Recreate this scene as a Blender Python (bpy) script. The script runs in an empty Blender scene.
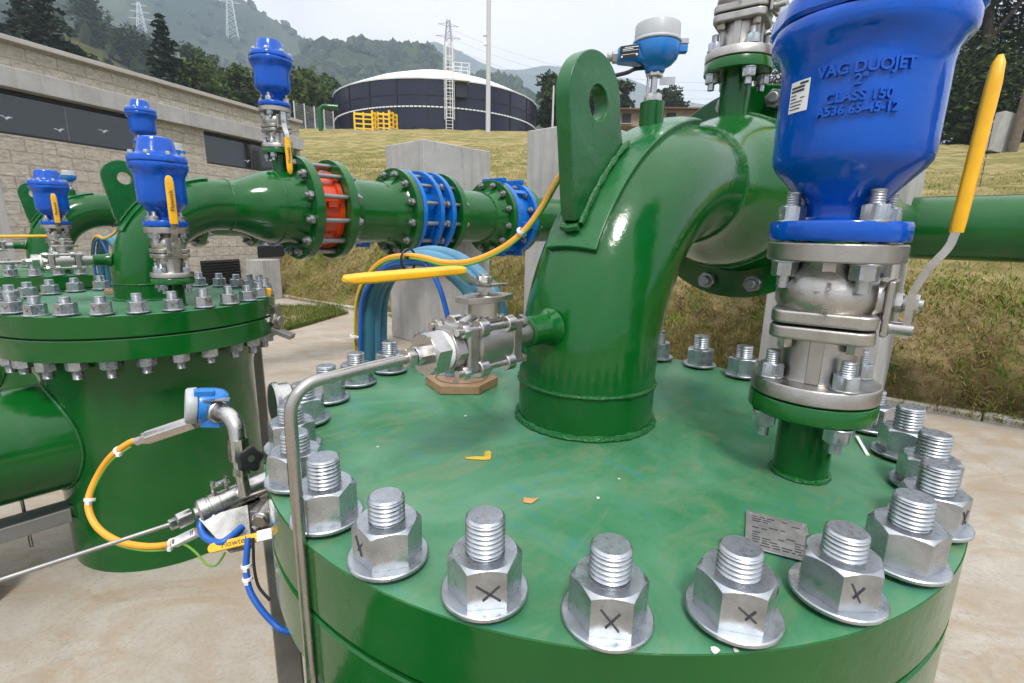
import bpy, bmesh, math, random
import numpy as np
from mathutils import Vector, Matrix, Quaternion, noise as mnoise
random.seed(7); RNG = np.random.default_rng(11)
SC = bpy.context.scene; COL = SC.collection
PI = math.pi
rad = math.radians
# ------------------------------------------------------------------ camera
F, PIT, ROLL, CAMZ = 490.865, 0.219478, 0.0177055, 1.287
cp, sp, cr, sr = math.cos(PIT), math.sin(PIT), math.cos(ROLL), math.sin(ROLL)
cam_d = bpy.data.cameras.new('camera'); cam = bpy.data.objects.new('camera', cam_d); COL.objects.link(cam)
cam_d.sensor_width = 36; cam_d.lens = F / 1024 * 36; cam_d.clip_start = 0.02; cam_d.clip_end = 20000
fwd = Vector((0, cp, -sp)); r0 = Vector((1, 0, 0)); u0 = Vector((0, sp, cp))
rv = r0 * cr + u0 * sr; uv_ = -r0 * sr + u0 * cr
cam.matrix_world = Matrix(((rv.x, uv_.x, -fwd.x, 0), (rv.y, uv_.y, -fwd.y, 0), (rv.z, uv_.z, -fwd.z, CAMZ), (0, 0, 0, 1)))
SC.camera = cam

def far(u, v, Y):
    """a far point in direction (u, v) at distance Y along +Y (world)"""
    dx, dv = u - 512, 341.5 - v
    X = (dx * cr - dv * sr) / F; U = (dx * sr + dv * cr) / F
    d = (X, cp + U * sp, -sp + U * cp)
    k = Y / d[1]
    return Vector((d[0] * k, Y, d[2] * k + CAMZ))

# ------------------------------------------------------------------ frames
C1 = np.array([0.1185, 0.752])
AZ = rad(42); PX = np.array([math.sin(AZ), math.cos(AZ)]); PY = np.array([-math.cos(AZ), math.sin(AZ)])
RZ = rad(48)
def lw(x, y, z=0.0):
    q = C1 + x * PX + y * PY
    return Vector((q[0], q[1], z + 1.0))
def Lu(x, y):
    q = np.array([x, y]) - C1
    return float(q @ PX), float(q @ PY)

# ------------------------------------------------------------------ materials
def newmat(name):
    m = bpy.data.materials.new(name); m.use_nodes = True
    nt = m.node_tree; b = nt.nodes['Principled BSDF']
    return m, nt, b
def N(nt, t, **kw):
    n = nt.nodes.new(t)
    for k, v in kw.items(): setattr(n, k, v)
    return n
def ramp(nt, fac, stops):
    n = N(nt, 'ShaderNodeValToRGB'); e = n.color_ramp.elements
    while len(e) < len(stops): e.new(0.5)
    for i, (p, c) in enumerate(stops):
        e[i].position = p; e[i].color = (c[0], c[1], c[2], 1) if hasattr(c, '__len__') else (c, c, c, 1)
    nt.links.new(fac, n.inputs[0]); return n.outputs[0]
def coords(nt, kind='Object', scale=(1, 1, 1)):
    t = N(nt, 'ShaderNodeTexCoord')
    mp = N(nt, 'ShaderNodeMapping'); mp.inputs['Scale'].default_value = scale
    nt.links.new(t.outputs[kind], mp.inputs[0]); return mp.outputs[0]
def noise(nt, co, scale, detail=4, rough=0.55, dist=0.0):
    n = N(nt, 'ShaderNodeTexNoise'); n.inputs['Scale'].default_value = scale; n.inputs['Detail'].default_value = detail
    n.inputs['Roughness'].default_value = rough; n.inputs['Distortion'].default_value = dist
    nt.links.new(co, n.inputs['Vector']); return n.outputs['Fac']
def mix(nt, fac, a, b, mode='MIX'):
    n = N(nt, 'ShaderNodeMix', data_type='RGBA', blend_type=mode)
    if hasattr(fac, 'links'): nt.links.new(fac, n.inputs[0])
    else: n.inputs[0].default_value = fac
    for s, i in ((a, 6), (b, 7)):
        if hasattr(s, 'links'): nt.links.new(s, n.inputs[i])
        else: n.inputs[i].default_value = (s[0], s[1], s[2], 1)
    return n.outputs[2]
def bump(nt, b, h, strength=0.2, dist=0.01):
    n = N(nt, 'ShaderNodeBump'); n.inputs['Strength'].default_value = strength; n.inputs['Distance'].default_value = dist
    nt.links.new(h, n.inputs['Height']); nt.links.new(n.outputs[0], b.inputs['Normal'])
def mat(name, col, rough=0.5, metal=0.0, coat=0.0, var=0.12, vscale=8, rvar=0.1, bstr=0.0, bscale=60, bdist=0.002, dirt=None, dscale=3, damt=0.5, spec=0.5):
    m, nt, b = newmat(name)
    co = coords(nt)
    n = noise(nt, co, vscale, 5)
    lo = [c * (1 - var) for c in col]; hi = [min(1, c * (1 + var)) for c in col]
    c = ramp(nt, n, [(0.3, lo), (0.7, hi)])
    if dirt is not None:
        d = noise(nt, co, dscale, 7, 0.65, 0.6)
        f = ramp(nt, d, [(0.52, 0.0), (0.72, damt)])
        c = mix(nt, f, c, dirt)
    nt.links.new(c, b.inputs['Base Color'])
    n2 = noise(nt, co, vscale * 2.3, 4)
    r = ramp(nt, n2, [(0.3, max(0.02, rough - rvar)), (0.7, min(1, rough + rvar))])
    nt.links.new(r, b.inputs['Roughness'])
    b.inputs['Metallic'].default_value = metal
    b.inputs['Coat Weight'].default_value = coat; b.inputs['Coat Roughness'].default_value = 0.08
    b.inputs['Specular IOR Level'].default_value = spec
    if bstr: bump(nt, b, noise(nt, co, bscale, 3), bstr, bdist)
    return m
M = {}
M['green'] = mat('gloss_green_paint', (0.003, 0.088, 0.012), 0.14, coat=0.1, spec=0.4, var=0.15, vscale=5, rvar=0.07, bstr=0.35, bscale=60, bdist=0.0015, dirt=(0.035, 0.10, 0.035), dscale=7, damt=0.45)
M['greenlug'] = mat('brushed_green_paint', (0.006, 0.105, 0.022), 0.3, coat=0.15, spec=0.4, var=0.2, vscale=9, bstr=0.8, bscale=25, bdist=0.003)
M['bead'] = mat('painted_weld', (0.005, 0.10, 0.018), 0.26, coat=0.15, spec=0.4, bstr=0.9, bscale=180, bdist=0.003)
M['zinc'] = mat('zinc_plated_steel', (0.42, 0.445, 0.475), 0.32, metal=0.9, var=0.22, vscale=45, rvar=0.12, bstr=0.06, bscale=140, bdist=0.0004, dirt=(0.30, 0.31, 0.32), dscale=22, damt=0.4)
M['steel'] = mat('stainless_steel', (0.50, 0.485, 0.465), 0.27, metal=1.0, var=0.15, vscale=25, rvar=0.1)
M['cast'] = mat('cast_stainless', (0.42, 0.40, 0.375), 0.38, metal=1.0, var=0.12, vscale=30, rvar=0.08, bstr=0.35, bscale=320, bdist=0.0008, dirt=(0.30, 0.26, 0.22), dscale=14, damt=0.4)
M['tube'] = mat('satin_tube_steel', (0.42, 0.40, 0.375), 0.28, metal=1.0, var=0.1, vscale=30)
M['blue'] = mat('gloss_blue_enamel', (0.0, 0.078, 0.46), 0.14, coat=0.15, spec=0.35, var=0.12, vscale=10, rvar=0.06, bstr=0.32, bscale=75, bdist=0.0018, dirt=(0.0, 0.045, 0.28), dscale=9, damt=0.5)
M['couplingblue'] = mat('coupling_blue_enamel', (0.001, 0.115, 0.43), 0.3, coat=0.1, spec=0.4)
M['skyblue'] = mat('light_blue_housing', (0.012, 0.185, 0.56), 0.35, coat=0.2, var=0.06)
M['grey'] = mat('grey_cap_paint', (0.40, 0.415, 0.43), 0.42, var=0.06, vscale=40)
M['yellow'] = mat('yellow_grip', (0.80, 0.42, 0.008), 0.42, var=0.1, vscale=30, dirt=(0.45, 0.24, 0.03), dscale=25, damt=0.5)
M['orange'] = mat('orange_cable_sheath', (0.86, 0.33, 0.022), 0.4, var=0.06)
M['orangering'] = mat('orange_red_enamel', (0.55, 0.045, 0.006), 0.3, coat=0.3)
M['bluecable'] = mat('blue_cable_sheath', (0.012, 0.10, 0.42), 0.38, var=0.08)
M['teal'] = mat('teal_hose', (0.035, 0.16, 0.225), 0.42, var=0.12, vscale=18)
M['hoseblue'] = mat('blue_hose', (0.06, 0.20, 0.31), 0.42, var=0.12, vscale=18)
M['greenwire'] = mat('green_yellow_wire', (0.16, 0.33, 0.04), 0.45)
M['black'] = mat('black_plastic', (0.012, 0.012, 0.013), 0.35)
M['ink'] = mat('marker_ink', (0.04, 0.04, 0.05), 0.5, var=0.4, vscale=150)
M['rubber'] = mat('dark_gasket', (0.01, 0.012, 0.012), 0.7)
M['white'] = mat('white_plastic', (0.78, 0.78, 0.78), 0.45, var=0.03)
M['whitetank'] = mat('white_roof_sheet', (0.74, 0.76, 0.78), 0.5, var=0.04, vscale=0.4)
M['brown'] = mat('brown_fibre_gland', (0.30, 0.185, 0.105), 0.6, var=0.22, vscale=40, bstr=0.3, bscale=120)
M['stub'] = mat('grey_blue_stub', (0.16, 0.24, 0.30), 0.5, var=0.2, vscale=50)
def conc_mat():
    m, nt, b = newmat('cast_concrete'); co = coords(nt)
    c = ramp(nt, noise(nt, co, 3.0, 8, 0.65, 0.4), [(0.3, (0.30, 0.295, 0.285)), (0.55, (0.385, 0.38, 0.37)), (0.75, (0.44, 0.435, 0.42))])
    run = noise(nt, coords(nt, scale=(7, 7, 0.5)), 1.6, 7, 0.7, 0.5); c = mix(nt, ramp(nt, run, [(0.50, 0.0), (0.66, 0.55)]), c, (0.23, 0.22, 0.20))
    vo = N(nt, 'ShaderNodeTexVoronoi'); vo.inputs['Scale'].default_value = 17; nt.links.new(co, vo.inputs['Vector'])
    pit = ramp(nt, vo.outputs['Distance'], [(0.05, 0.8), (0.10, 0.0)]); c = mix(nt, pit, c, (0.14, 0.135, 0.13))
    nt.links.new(c, b.inputs['Base Color']); b.inputs['Roughness'].default_value = 0.88
    bump(nt, b, noise(nt, co, 30, 6, 0.7), 0.35, 0.006); return m
M['conc'] = conc_mat()
M['kerbc'] = mat('dirty_kerb_concrete', (0.42, 0.39, 0.35), 0.9, var=0.2, vscale=6, bstr=0.4, bscale=30, bdist=0.008, dirt=(0.16, 0.14, 0.10), dscale=5, damt=0.7)
M['galv'] = mat('galvanised_steel', (0.27, 0.275, 0.28), 0.42, metal=0.8, var=0.1)
M['post'] = mat('brownish_steel_post', (0.23, 0.215, 0.20), 0.45, metal=0.5, var=0.18, vscale=12)
M['navy'] = mat('navy_tank_sheet', (0.007, 0.008, 0.028), 0.36, var=0.2, vscale=0.5)
M['navyseam'] = mat('dark_seam', (0.006, 0.007, 0.016), 0.5)
M['fenceyellow'] = mat('yellow_rail_paint', (0.80, 0.50, 0.01), 0.4)
M['pole'] = mat('grey_pole', (0.48, 0.49, 0.50), 0.5, var=0.05)
M['wood'] = mat('weathered_wood', (0.13, 0.10, 0.075), 0.85, var=0.3, vscale=6)
M['bark'] = mat('bark', (0.075, 0.055, 0.04), 0.9, var=0.3, vscale=6, bstr=0.5, bscale=12, bdist=0.02)
M['roofred'] = mat('rusty_roof_sheet', (0.15, 0.058, 0.038), 0.75, var=0.35, vscale=1.5)
M['housewall'] = mat('plaster_wall', (0.27, 0.20, 0.145), 0.85, var=0.3, vscale=1.2)
M['dark'] = mat('dark_opening', (0.012, 0.012, 0.012), 0.8)
M['frame'] = mat('black_window_frame', (0.012, 0.012, 0.013), 0.4)
M['glass'] = mat('tinted_glass', (0.012, 0.014, 0.014), 0.04, var=0.05, rvar=0.01, spec=1.0)
M['tag'] = mat('engraved_steel_plate', (0.42, 0.41, 0.40), 0.42, metal=0.75, var=0.12, vscale=60)
M['pylon'] = mat('lattice_steel', (0.30, 0.31, 0.32), 0.6, metal=0.3)
M['cap'] = mat('parapet_cap', (0.40, 0.38, 0.35), 0.8, var=0.1, vscale=3)
M['chip'] = mat('bare_chip', (0.62, 0.60, 0.55), 0.7)
M['paintmark'] = mat('yellow_paint_mark', (0.55, 0.36, 0.03), 0.6, var=0.3, vscale=60)
M['leaf_dry'] = mat('dry_leaf', (0.45, 0.25, 0.09), 0.8)

def cover_mat():
    m, nt, b = newmat('chalky_green_cover')
    co = coords(nt)
    n1 = noise(nt, co, 4.2, 9, 0.68, 1.0)
    c = ramp(nt, n1, [(0.25, (0.022, 0.118, 0.048)), (0.42, (0.038, 0.165, 0.074)), (0.55, (0.066, 0.205, 0.108)), (0.72, (0.125, 0.265, 0.170))])
    n2 = noise(nt, coords(nt, scale=(1, 2.2, 1)), 9, 8, 0.7, 1.5)
    c = mix(nt, ramp(nt, n2, [(0.50, 0.0), (0.70, 0.6)]), c, (0.155, 0.205, 0.10))       # beige scuffs
    n3 = noise(nt, coords(nt, scale=(2.5, 1, 1)), 7, 8, 0.7, 2.0)
    c = mix(nt, ramp(nt, n3, [(0.54, 0.0), (0.70, 0.55)]), c, (0.040, 0.19, 0.20))       # bluish rubs
    n4 = noise(nt, coords(nt, scale=(1, 9, 1)), 26, 5, 0.7, 0.4)
    c = mix(nt, ramp(nt, n4, [(0.62, 0.0), (0.8, 0.35)]), c, (0.12, 0.30, 0.17))        # fine scratches
    # circular dust ring round the foot of the riser and stub
    nt.links.new(c, b.inputs['Base Color'])
    nt.links.new(ramp(nt, n1, [(0.3, 0.30), (0.7, 0.48)]), b.inputs['Roughness'])
    b.inputs['Specular IOR Level'].default_value = 0.3
    bump(nt, b, noise(nt, co, 55, 4), 0.18, 0.0015)
    return m
M['cover'] = cover_mat()

def pad_mat():
    m, nt, b = newmat('stained_concrete_pad')
    co = coords(nt)
    n1 = noise(nt, co, 1.3, 8, 0.62, 0.7); n2 = noise(nt, co, 9, 7, 0.7, 0.5)
    c = ramp(nt, n1, [(0.25, (0.28, 0.245, 0.20)), (0.5, (0.375, 0.34, 0.29)), (0.75, (0.45, 0.42, 0.37))])
    st = noise(nt, coords(nt, scale=(1, 1.8, 1)), 2.3, 9, 0.68, 1.2)
    c = mix(nt, ramp(nt, st, [(0.43, 0.0), (0.62, 0.68)]), c, (0.285, 0.19, 0.095))
    c = mix(nt, ramp(nt, n2, [(0.35, 0.45), (0.6, 0.0)]), c, (0.30, 0.265, 0.22))
    n5 = noise(nt, co, 70, 4, 0.8)
    c = mix(nt, ramp(nt, n5, [(0.32, 0.55), (0.5, 0.0)]), c, (0.20, 0.175, 0.14))
    n6 = noise(nt, coords(nt, scale=(1, 3.5, 1)), 6, 7, 0.75, 2.5)
    c = mix(nt, ramp(nt, n6, [(0.60, 0.0), (0.78, 0.5)]), c, (0.21, 0.17, 0.125))
    vo = N(nt, 'ShaderNodeTexVoronoi', feature='DISTANCE_TO_EDGE'); vo.inputs['Scale'].default_value = 0.9
    wob = noise(nt, co, 2.0, 5); 
    add = N(nt, 'ShaderNodeVectorMath', operation='ADD'); nt.links.new(co, add.inputs[0]); nt.links.new(wob, add.inputs[1])
    nt.links.new(add.outputs[0], vo.inputs['Vector'])
    c = mix(nt, ramp(nt, vo.outputs['Distance'], [(0.0, 0.35), (0.006, 0.0)]), c, (0.2, 0.17, 0.14))
    nt.links.new(c, b.inputs['Base Color']); b.inputs['Roughness'].default_value = 0.85
    bump(nt, b, n2, 0.25, 0.006)
    return m
M['pad'] = pad_mat()

def lawn_mat():
    m, nt, b = newmat('dry_lawn')
    co = coords(nt)
    n1 = noise(nt, co, 0.35, 7, 0.65, 0.6); n2 = noise(nt, co, 3.5, 8, 0.75, 0.3); n3 = noise(nt, co, 22, 6, 0.8)
    c = ramp(nt, n1, [(0.32, (0.075, 0.115, 0.020)), (0.46, (0.16, 0.165, 0.045)), (0.64, (0.27, 0.22, 0.095))])
    c = mix(nt, ramp(nt, n2, [(0.45, 0.0), (0.66, 0.7)]), c, (0.28, 0.215, 0.10))
    c = mix(nt, ramp(nt, n3, [(0.32, 0.6), (0.52, 0.0)]), c, (0.09, 0.09, 0.025))
    g = N(nt, 'ShaderNodeNewGeometry'); sx = N(nt, 'ShaderNodeSeparateXYZ'); nt.links.new(g.outputs['True Normal'], sx.inputs[0])
    soil = ramp(nt, n2, [(0.35, (0.085, 0.06, 0.027)), (0.48, (0.16, 0.12, 0.05)), (0.60, (0.085, 0.125, 0.022))])
    c = mix(nt, ramp(nt, sx.outputs[2], [(0.78, 0.95), (0.95, 0.0)]), c, soil)
    n7 = noise(nt, co, 0.9, 6, 0.7, 1.0)
    c = mix(nt, ramp(nt, n7, [(0.46, 0.0), (0.58, 0.75)]), c, (0.40, 0.31, 0.155))
    nt.links.new(c, b.inputs['Base Color']); b.inputs['Roughness'].default_value = 0.95
    b.inputs['Specular IOR Level'].default_value = 0.1
    bump(nt, b, n3, 0.9, 0.05)
    return m
M['lawn'] = lawn_mat()

def blade_mat(name, cols, patch=0.0):
    m, nt, b = newmat(name)
    g = N(nt, 'ShaderNodeNewGeometry'); f = g.outputs['Random Per Island']
    if patch:
        n = noise(nt, coords(nt), 1.6, 5, 0.65, 0.5); mr = N(nt, 'ShaderNodeMapRange'); nt.links.new(n, mr.inputs[0]); mr.inputs[1].default_value = 0.3; mr.inputs[2].default_value = 0.7
        mx = N(nt, 'ShaderNodeMix'); mx.inputs[0].default_value = patch; nt.links.new(f, mx.inputs[2]); nt.links.new(mr.outputs[0], mx.inputs[3]); f = mx.outputs[0]
    c = ramp(nt, f, [(i / (len(cols) - 1), c) for i, c in enumerate(cols)])
    nt.links.new(c, b.inputs['Base Color']); b.inputs['Roughness'].default_value = 0.8
    b.inputs['Specular IOR Level'].default_value = 0.2
    return m
M['blade'] = blade_mat('bank_blades', [(0.07, 0.16, 0.012), (0.11, 0.20, 0.018), (0.16, 0.22, 0.03), (0.22, 0.23, 0.045), (0.33, 0.26, 0.085), (0.17, 0.11, 0.045), (0.45, 0.34, 0.16)], 0.55)
M['hay'] = blade_mat('dry_hay', [(0.20, 0.12, 0.05), (0.34, 0.23, 0.10), (0.48, 0.36, 0.18), (0.15, 0.085, 0.035), (0.28, 0.22, 0.09)], 0.3)
M['lawnblade'] = blade_mat('lawn_blades', [(0.08, 0.14, 0.018), (0.14, 0.175, 0.03), (0.28, 0.23, 0.075), (0.40, 0.31, 0.14)], 0.7)
M['bladegreen'] = blade_mat('greener_blades', [(0.05, 0.10, 0.012), (0.09, 0.14, 0.02), (0.15, 0.16, 0.04), (0.06, 0.09, 0.012)])
M['leaf1'] = blade_mat('broad_leaf_foliage', [(0.010, 0.022, 0.006), (0.022, 0.045, 0.010), (0.045, 0.070, 0.016), (0.018, 0.034, 0.010)])
M['leaf2'] = blade_mat('conifer_foliage', [(0.006, 0.018, 0.010), (0.013, 0.030, 0.014), (0.026, 0.045, 0.018)])
M['leaf3'] = blade_mat('grey_green_foliage', [(0.03, 0.045, 0.025), (0.06, 0.08, 0.045), (0.10, 0.10, 0.08)])
M['leaf4'] = blade_mat('bright_foliage', [(0.03, 0.06, 0.010), (0.06, 0.10, 0.015), (0.09, 0.12, 0.03)])
M['forest'] = blade_mat('far_forest', [(0.010, 0.022, 0.010), (0.02, 0.04, 0.014), (0.035, 0.055, 0.02)])

def hill_mat(name, a, bcol, sc):
    m, nt, b = newmat(name)
    n = noise(nt, coords(nt), sc, 10, 0.7, 0.5)
    nt.links.new(ramp(nt, n, [(0.38, a), (0.62, bcol)]), b.inputs['Base Color'])
    b.inputs['Roughness'].default_value = 1.0; b.inputs['Specular IOR Level'].default_value = 0.0
    bump(nt, b, noise(nt, coords(nt), sc * 6, 6, 0.7), 0.8, 6)
    return m
M['hillwood'] = hill_mat('wooded_hillside', (0.014, 0.030, 0.012), (0.055, 0.075, 0.030), 0.02)
M['hillgrass'] = hill_mat('grassy_hillside', (0.09, 0.10, 0.035), (0.16, 0.145, 0.06), 0.05)
M['hillfar'] = hill_mat('far_mountain', (0.018, 0.032, 0.016), (0.075, 0.085, 0.040), 0.006)

def block_mat():
    m, nt, b = newmat('split_face_block')
    t = N(nt, 'ShaderNodeTexCoord'); s = N(nt, 'ShaderNodeSeparateXYZ'); cb = N(nt, 'ShaderNodeCombineXYZ')
    nt.links.new(t.outputs['Object'], s.inputs[0]); nt.links.new(s.outputs[0], cb.inputs[0]); nt.links.new(s.outputs[2], cb.inputs[1])
    br = N(nt, 'ShaderNodeTexBrick'); nt.links.new(cb.outputs[0], br.inputs['Vector'])
    br.inputs['Color1'].default_value = (0.62, 0.56, 0.47, 1); br.inputs['Color2'].default_value = (0.55, 0.50, 0.42, 1)
    br.inputs['Mortar'].default_value = (0.44, 0.40, 0.335, 1); br.inputs['Scale'].default_value = 1.0
    br.inputs['Brick Width'].default_value = 0.33; br.inputs['Row Height'].default_value = 0.155; br.inputs['Mortar Size'].default_value = 0.007
    br.inputs['Mortar Smooth'].default_value = 0.3
    n = noise(nt, coords(nt, scale=(1, 1, 2.2)), 11, 10, 0.8, 0.8)
    c = mix(nt, ramp(nt, n, [(0.36, 0.8), (0.56, 0.0)]), br.outputs['Color'], (0.25, 0.22, 0.18))
    nt.links.new(c, b.inputs['Base Color']); b.inputs['Roughness'].default_value = 0.9
    ad = N(nt, 'ShaderNodeMath', operation='SUBTRACT'); nt.links.new(n, ad.inputs[0]); nt.links.new(br.outputs['Fac'], ad.inputs[1])
    bump(nt, b, ad.outputs[0], 1.0, 0.035)
    return m
M['block'] = block_mat()

# ------------------------------------------------------------------ mesh builder
def frame(d):
    d = Vector(d).normalized()
    a = Vector((0, 0, 1)) if abs(d.z) < 0.95 else Vector((1, 0, 0))
    x = a.cross(d).normalized(); y = d.cross(x)
    return x, y, d
def catmull(pts, k=6):
    P = [Vector(p) for p in pts]; P = [2 * P[0] - P[1]] + P + [2 * P[-1] - P[-2]]; out = []
    for i in range(1, len(P) - 2):
        a, b, c, d = P[i - 1:i + 3]
        for j in range(k):
            t = j / k
            out.append(0.5 * ((2 * b) + (c - a) * t + (2 * a - 5 * b + 4 * c - d) * t * t + (3 * b - a - 3 * c + d) * t ** 3))
    out.append(P[-2]); return out
class MB:
    def __init__(s): s.v, s.f, s.m = [], [], []
    def add(s, vs, fs, mi=0):
        o = len(s.v); s.v += [tuple(v) for v in vs]; s.f += [tuple(i + o for i in f) for f in fs]; s.m += [mi] * len(fs)
    def lathe(s, prof, o=(0, 0, 0), d=(0, 0, 1), n=32, mi=0, lobe=0, lobes=8, ph=0, axes=None, ph0=0.0):
        x, y, z = axes if axes else frame(d); o = Vector(o); vs = []; rings = []
        for pr_ in prof:
            r, t = pr_[0], pr_[1]; lb = pr_[2] if len(pr_) > 2 else lobe; dz = pr_[3] if len(pr_) > 3 else 0.0
            if r <= 1e-7: rings.append([len(vs)]); vs.append(o + z * t)
            else:
                rings.append(list(range(len(vs), len(vs) + n)))
                for i in range(n):
                    a = 2 * PI * i / n + ph; w_ = math.cos(lobes * (a - ph0)); q = r * (1 + lb * w_)
                    vs.append(o + x * (q * math.cos(a)) + y * (q * math.sin(a)) + z * (t + dz * w_))
        fs = []
        for A, B in zip(rings, rings[1:]):
            if len(A) == 1 and len(B) == 1: continue
            for i in range(n):
                j = (i + 1) % n
                if len(A) == 1: fs.append((A[0], B[i], B[j]))
                elif len(B) == 1: fs.append((A[i], B[0], A[j]))
                else: fs.append((A[i], B[i], B[j], A[j]))
        s.add(vs, fs, mi); return s
    def cyl(s, a, b, r, n=20, mi=0, ch=0.0, r2=None):
        a, b = Vector(a), Vector(b); h = (b - a).length; r2 = r if r2 is None else r2
        if ch: pr = [(0, 0), (r - ch, 0), (r, ch), (r2, h - ch), (r2 - ch, h), (0, h)]
        else: pr = [(0, 0), (r, 0), (r2, h), (0, h)]
        return s.lathe(pr, a, b - a, n, mi)
    def ring(s, o, d, r_out, r_in, h, n=40, mi=0, ch=0.002):
        return s.lathe([(r_in, 0), (r_out - ch, 0), (r_out, ch), (r_out, h - ch), (r_out - ch, h), (r_in, h), (r_in, 0)], o, d, n, mi)
    def tube(s, pts, r, n=10, mi=0, caps=True):
        P = [Vector(p) for p in pts]; m = len(P)
        R = r if hasattr(r, '__len__') else [r] * m
        T = [(P[min(i + 1, m - 1)] - P[max(i - 1, 0)]).normalized() for i in range(m)]
        x, y, _ = frame(T[0]); vs = []
        for i in range(m):
            if i:
                q = T[i - 1].rotation_difference(T[i]); x = q @ x; x = (x - T[i] * x.dot(T[i])).normalized()
            y = T[i].cross(x)
            for k in range(n):
                a = 2 * PI * k / n; vs.append(P[i] + (x * math.cos(a) + y * math.sin(a)) * R[i])
        fs = [(i * n + k, i * n + (k + 1) % n, (i + 1) * n + (k + 1) % n, (i + 1) * n + k) for i in range(m - 1) for k in range(n)]
        if caps: fs += [tuple(range(n))[::-1], tuple((m - 1) * n + k for k in range(n))]
        s.add(vs, fs, mi); return s
    def box(s, c, size, ax=None, mi=0):
        c = Vector(c); x, y, z = ax if ax else (Vector((1, 0, 0)), Vector((0, 1, 0)), Vector((0, 0, 1)))
        vs = [c + x * (size[0] / 2 * i) + y * (size[1] / 2 * j) + z * (size[2] / 2 * k) for k in (-1, 1) for j in (-1, 1) for i in (-1, 1)]
        s.add(vs, [(0, 2, 3, 1), (4, 5, 7, 6), (0, 1, 5, 4), (2, 6, 7, 3), (0, 4, 6, 2), (1, 3, 7, 5)], mi); return s
    def prism(s, poly, o, ex, ey, ez, h, mi=0, hole=None):
        o, ex, ey, ez = Vector(o), Vector(ex), Vector(ey), Vector(ez); n = len(poly)
        vs = [o + ex * p[0] + ey * p[1] + ez * t for t in (0, h) for p in poly]
        fs = [(i, (i + 1) % n, n + (i + 1) % n, n + i) for i in range(n)]
        if not hole: fs += [tuple(range(n))[::-1], tuple(range(n, 2 * n))]
        else:
            vs += [o + ex * p[0] + ey * p[1] + ez * t for t in (0, h) for p in hole]
            for i in range(n):
                j = (i + 1) % n
                fs += [(2 * n + j, 2 * n + i, 3 * n + i, 3 * n + j), (i, 2 * n + i, 2 * n + j, j), (n + j, 3 * n + j, 3 * n + i, n + i)]
        s.add(vs, fs, mi); return s
    def nut(s, o, d, af, h, ang=0.0, mi=0, bore=0.0, ch=True):
        x, y, z = frame(d); o = Vector(o); n = 36; rings = []; vs = []
        def hexr(a): 
            k = (a % (PI / 3)) - PI / 6; return af / 2 / math.cos(k)
        ri = af / 2 * 0.985
        for which in range(4):
            for i in range(n):
                a = 2 * PI * i / n; rh = hexr(a); drop = max(0, rh - ri) * 0.62
                r, t = [(rh, 0), (rh, h - drop - 0.0004), (ri, h), (max(bore, 0.0), h)][which]
                a2 = a + ang
                vs.append(o + x * (r * math.cos(a2)) + y * (r * math.sin(a2)) + z * t)
        fs = []
        for k in range(3 if bore else 2):
            for i in range(n):
                j = (i + 1) % n; fs.append((k * n + i, k * n + j, (k + 1) * n + j, (k + 1) * n + i))
        fs.append(tuple(range(n))[::-1])
        if not bore: fs.append(tuple(2 * n + i for i in range(n)))
        s.add(vs[:(4 if bore else 3) * n], fs, mi); return s
    def stud(s, o, d, r, h, pitch=0.004, n=24, mi=0, plain=0.0):
        pr = [(r * 0.9, 0)]; t = plain
        while t < h - pitch * 1.3:
            pr += [(r * 0.90, t), (r * 0.905, t + pitch * 0.15), (r, t + pitch * 0.45), (r, t + pitch * 0.6), (r * 0.905, t + pitch * 0.95)]; t += pitch
        pr += [(r * 0.97, t), (r * 0.98, h - 0.1 * r), (r * 0.86, h), (0, h)]
        return s.lathe(pr, o, d, n, mi)
    def build(s, name, mats, parent=None, origin=None, sharp=35, bevel=0.0, recalc=True):
        me = bpy.data.meshes.new(name)
        off = Vector(origin) if origin is not None else Vector((0, 0, 0))
        me.from_pydata([(v[0] - off.x, v[1] - off.y, v[2] - off.z) for v in s.v], [], s.f)
        if not isinstance(mats, (list, tuple)): mats = [mats]
        for m in mats: me.materials.append(M[m])
        me.polygons.foreach_set('material_index', s.m); me.polygons.foreach_set('use_smooth', [True] * len(s.f))
        if recalc:
            bm = bmesh.new(); bm.from_mesh(me); bmesh.ops.recalc_face_normals(bm, faces=bm.faces); bm.to_mesh(me); bm.free()
        me.set_sharp_from_angle(angle=rad(sharp))
        o = bpy.data.objects.new(name, me); COL.objects.link(o)
        if parent: o.parent = parent
        if bevel:
            b = o.modifiers.new('bevel', 'BEVEL'); b.width = bevel; b.segments = 2; b.limit_method = 'ANGLE'; b.angle_limit = rad(40); b.harden_normals = True
        return o
def tag(o, label=None, cat=None, group=None, kind=None):
    if label: o['label'] = label
    if cat: o['category'] = cat
    if group: o['group'] = group
    if kind: o['kind'] = kind
    return o
def thing(name, label, cat, loc, rz=0.0, group=None):
    o = bpy.data.objects.new(name, None); o.empty_display_size = 0.05; COL.objects.link(o)
    o.location = loc; o.rotation_euler = (0, 0, rz); return tag(o, label, cat, group)
def copy_tree(o, parent=None):
    c = o.copy(); COL.objects.link(c)
    if parent: c.parent = parent
    for ch in list(o.children): copy_tree(ch, c)
    return c
def copy_thing(o, off, label, skip=()):
    c = o.copy(); COL.objects.link(c); c.location = Vector(o.location) + Vector(off); c['label'] = label
    for ch in list(o.children):
        if ch.name.split('.')[0] in skip: continue
        copy_tree(ch, c)
    return c
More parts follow.
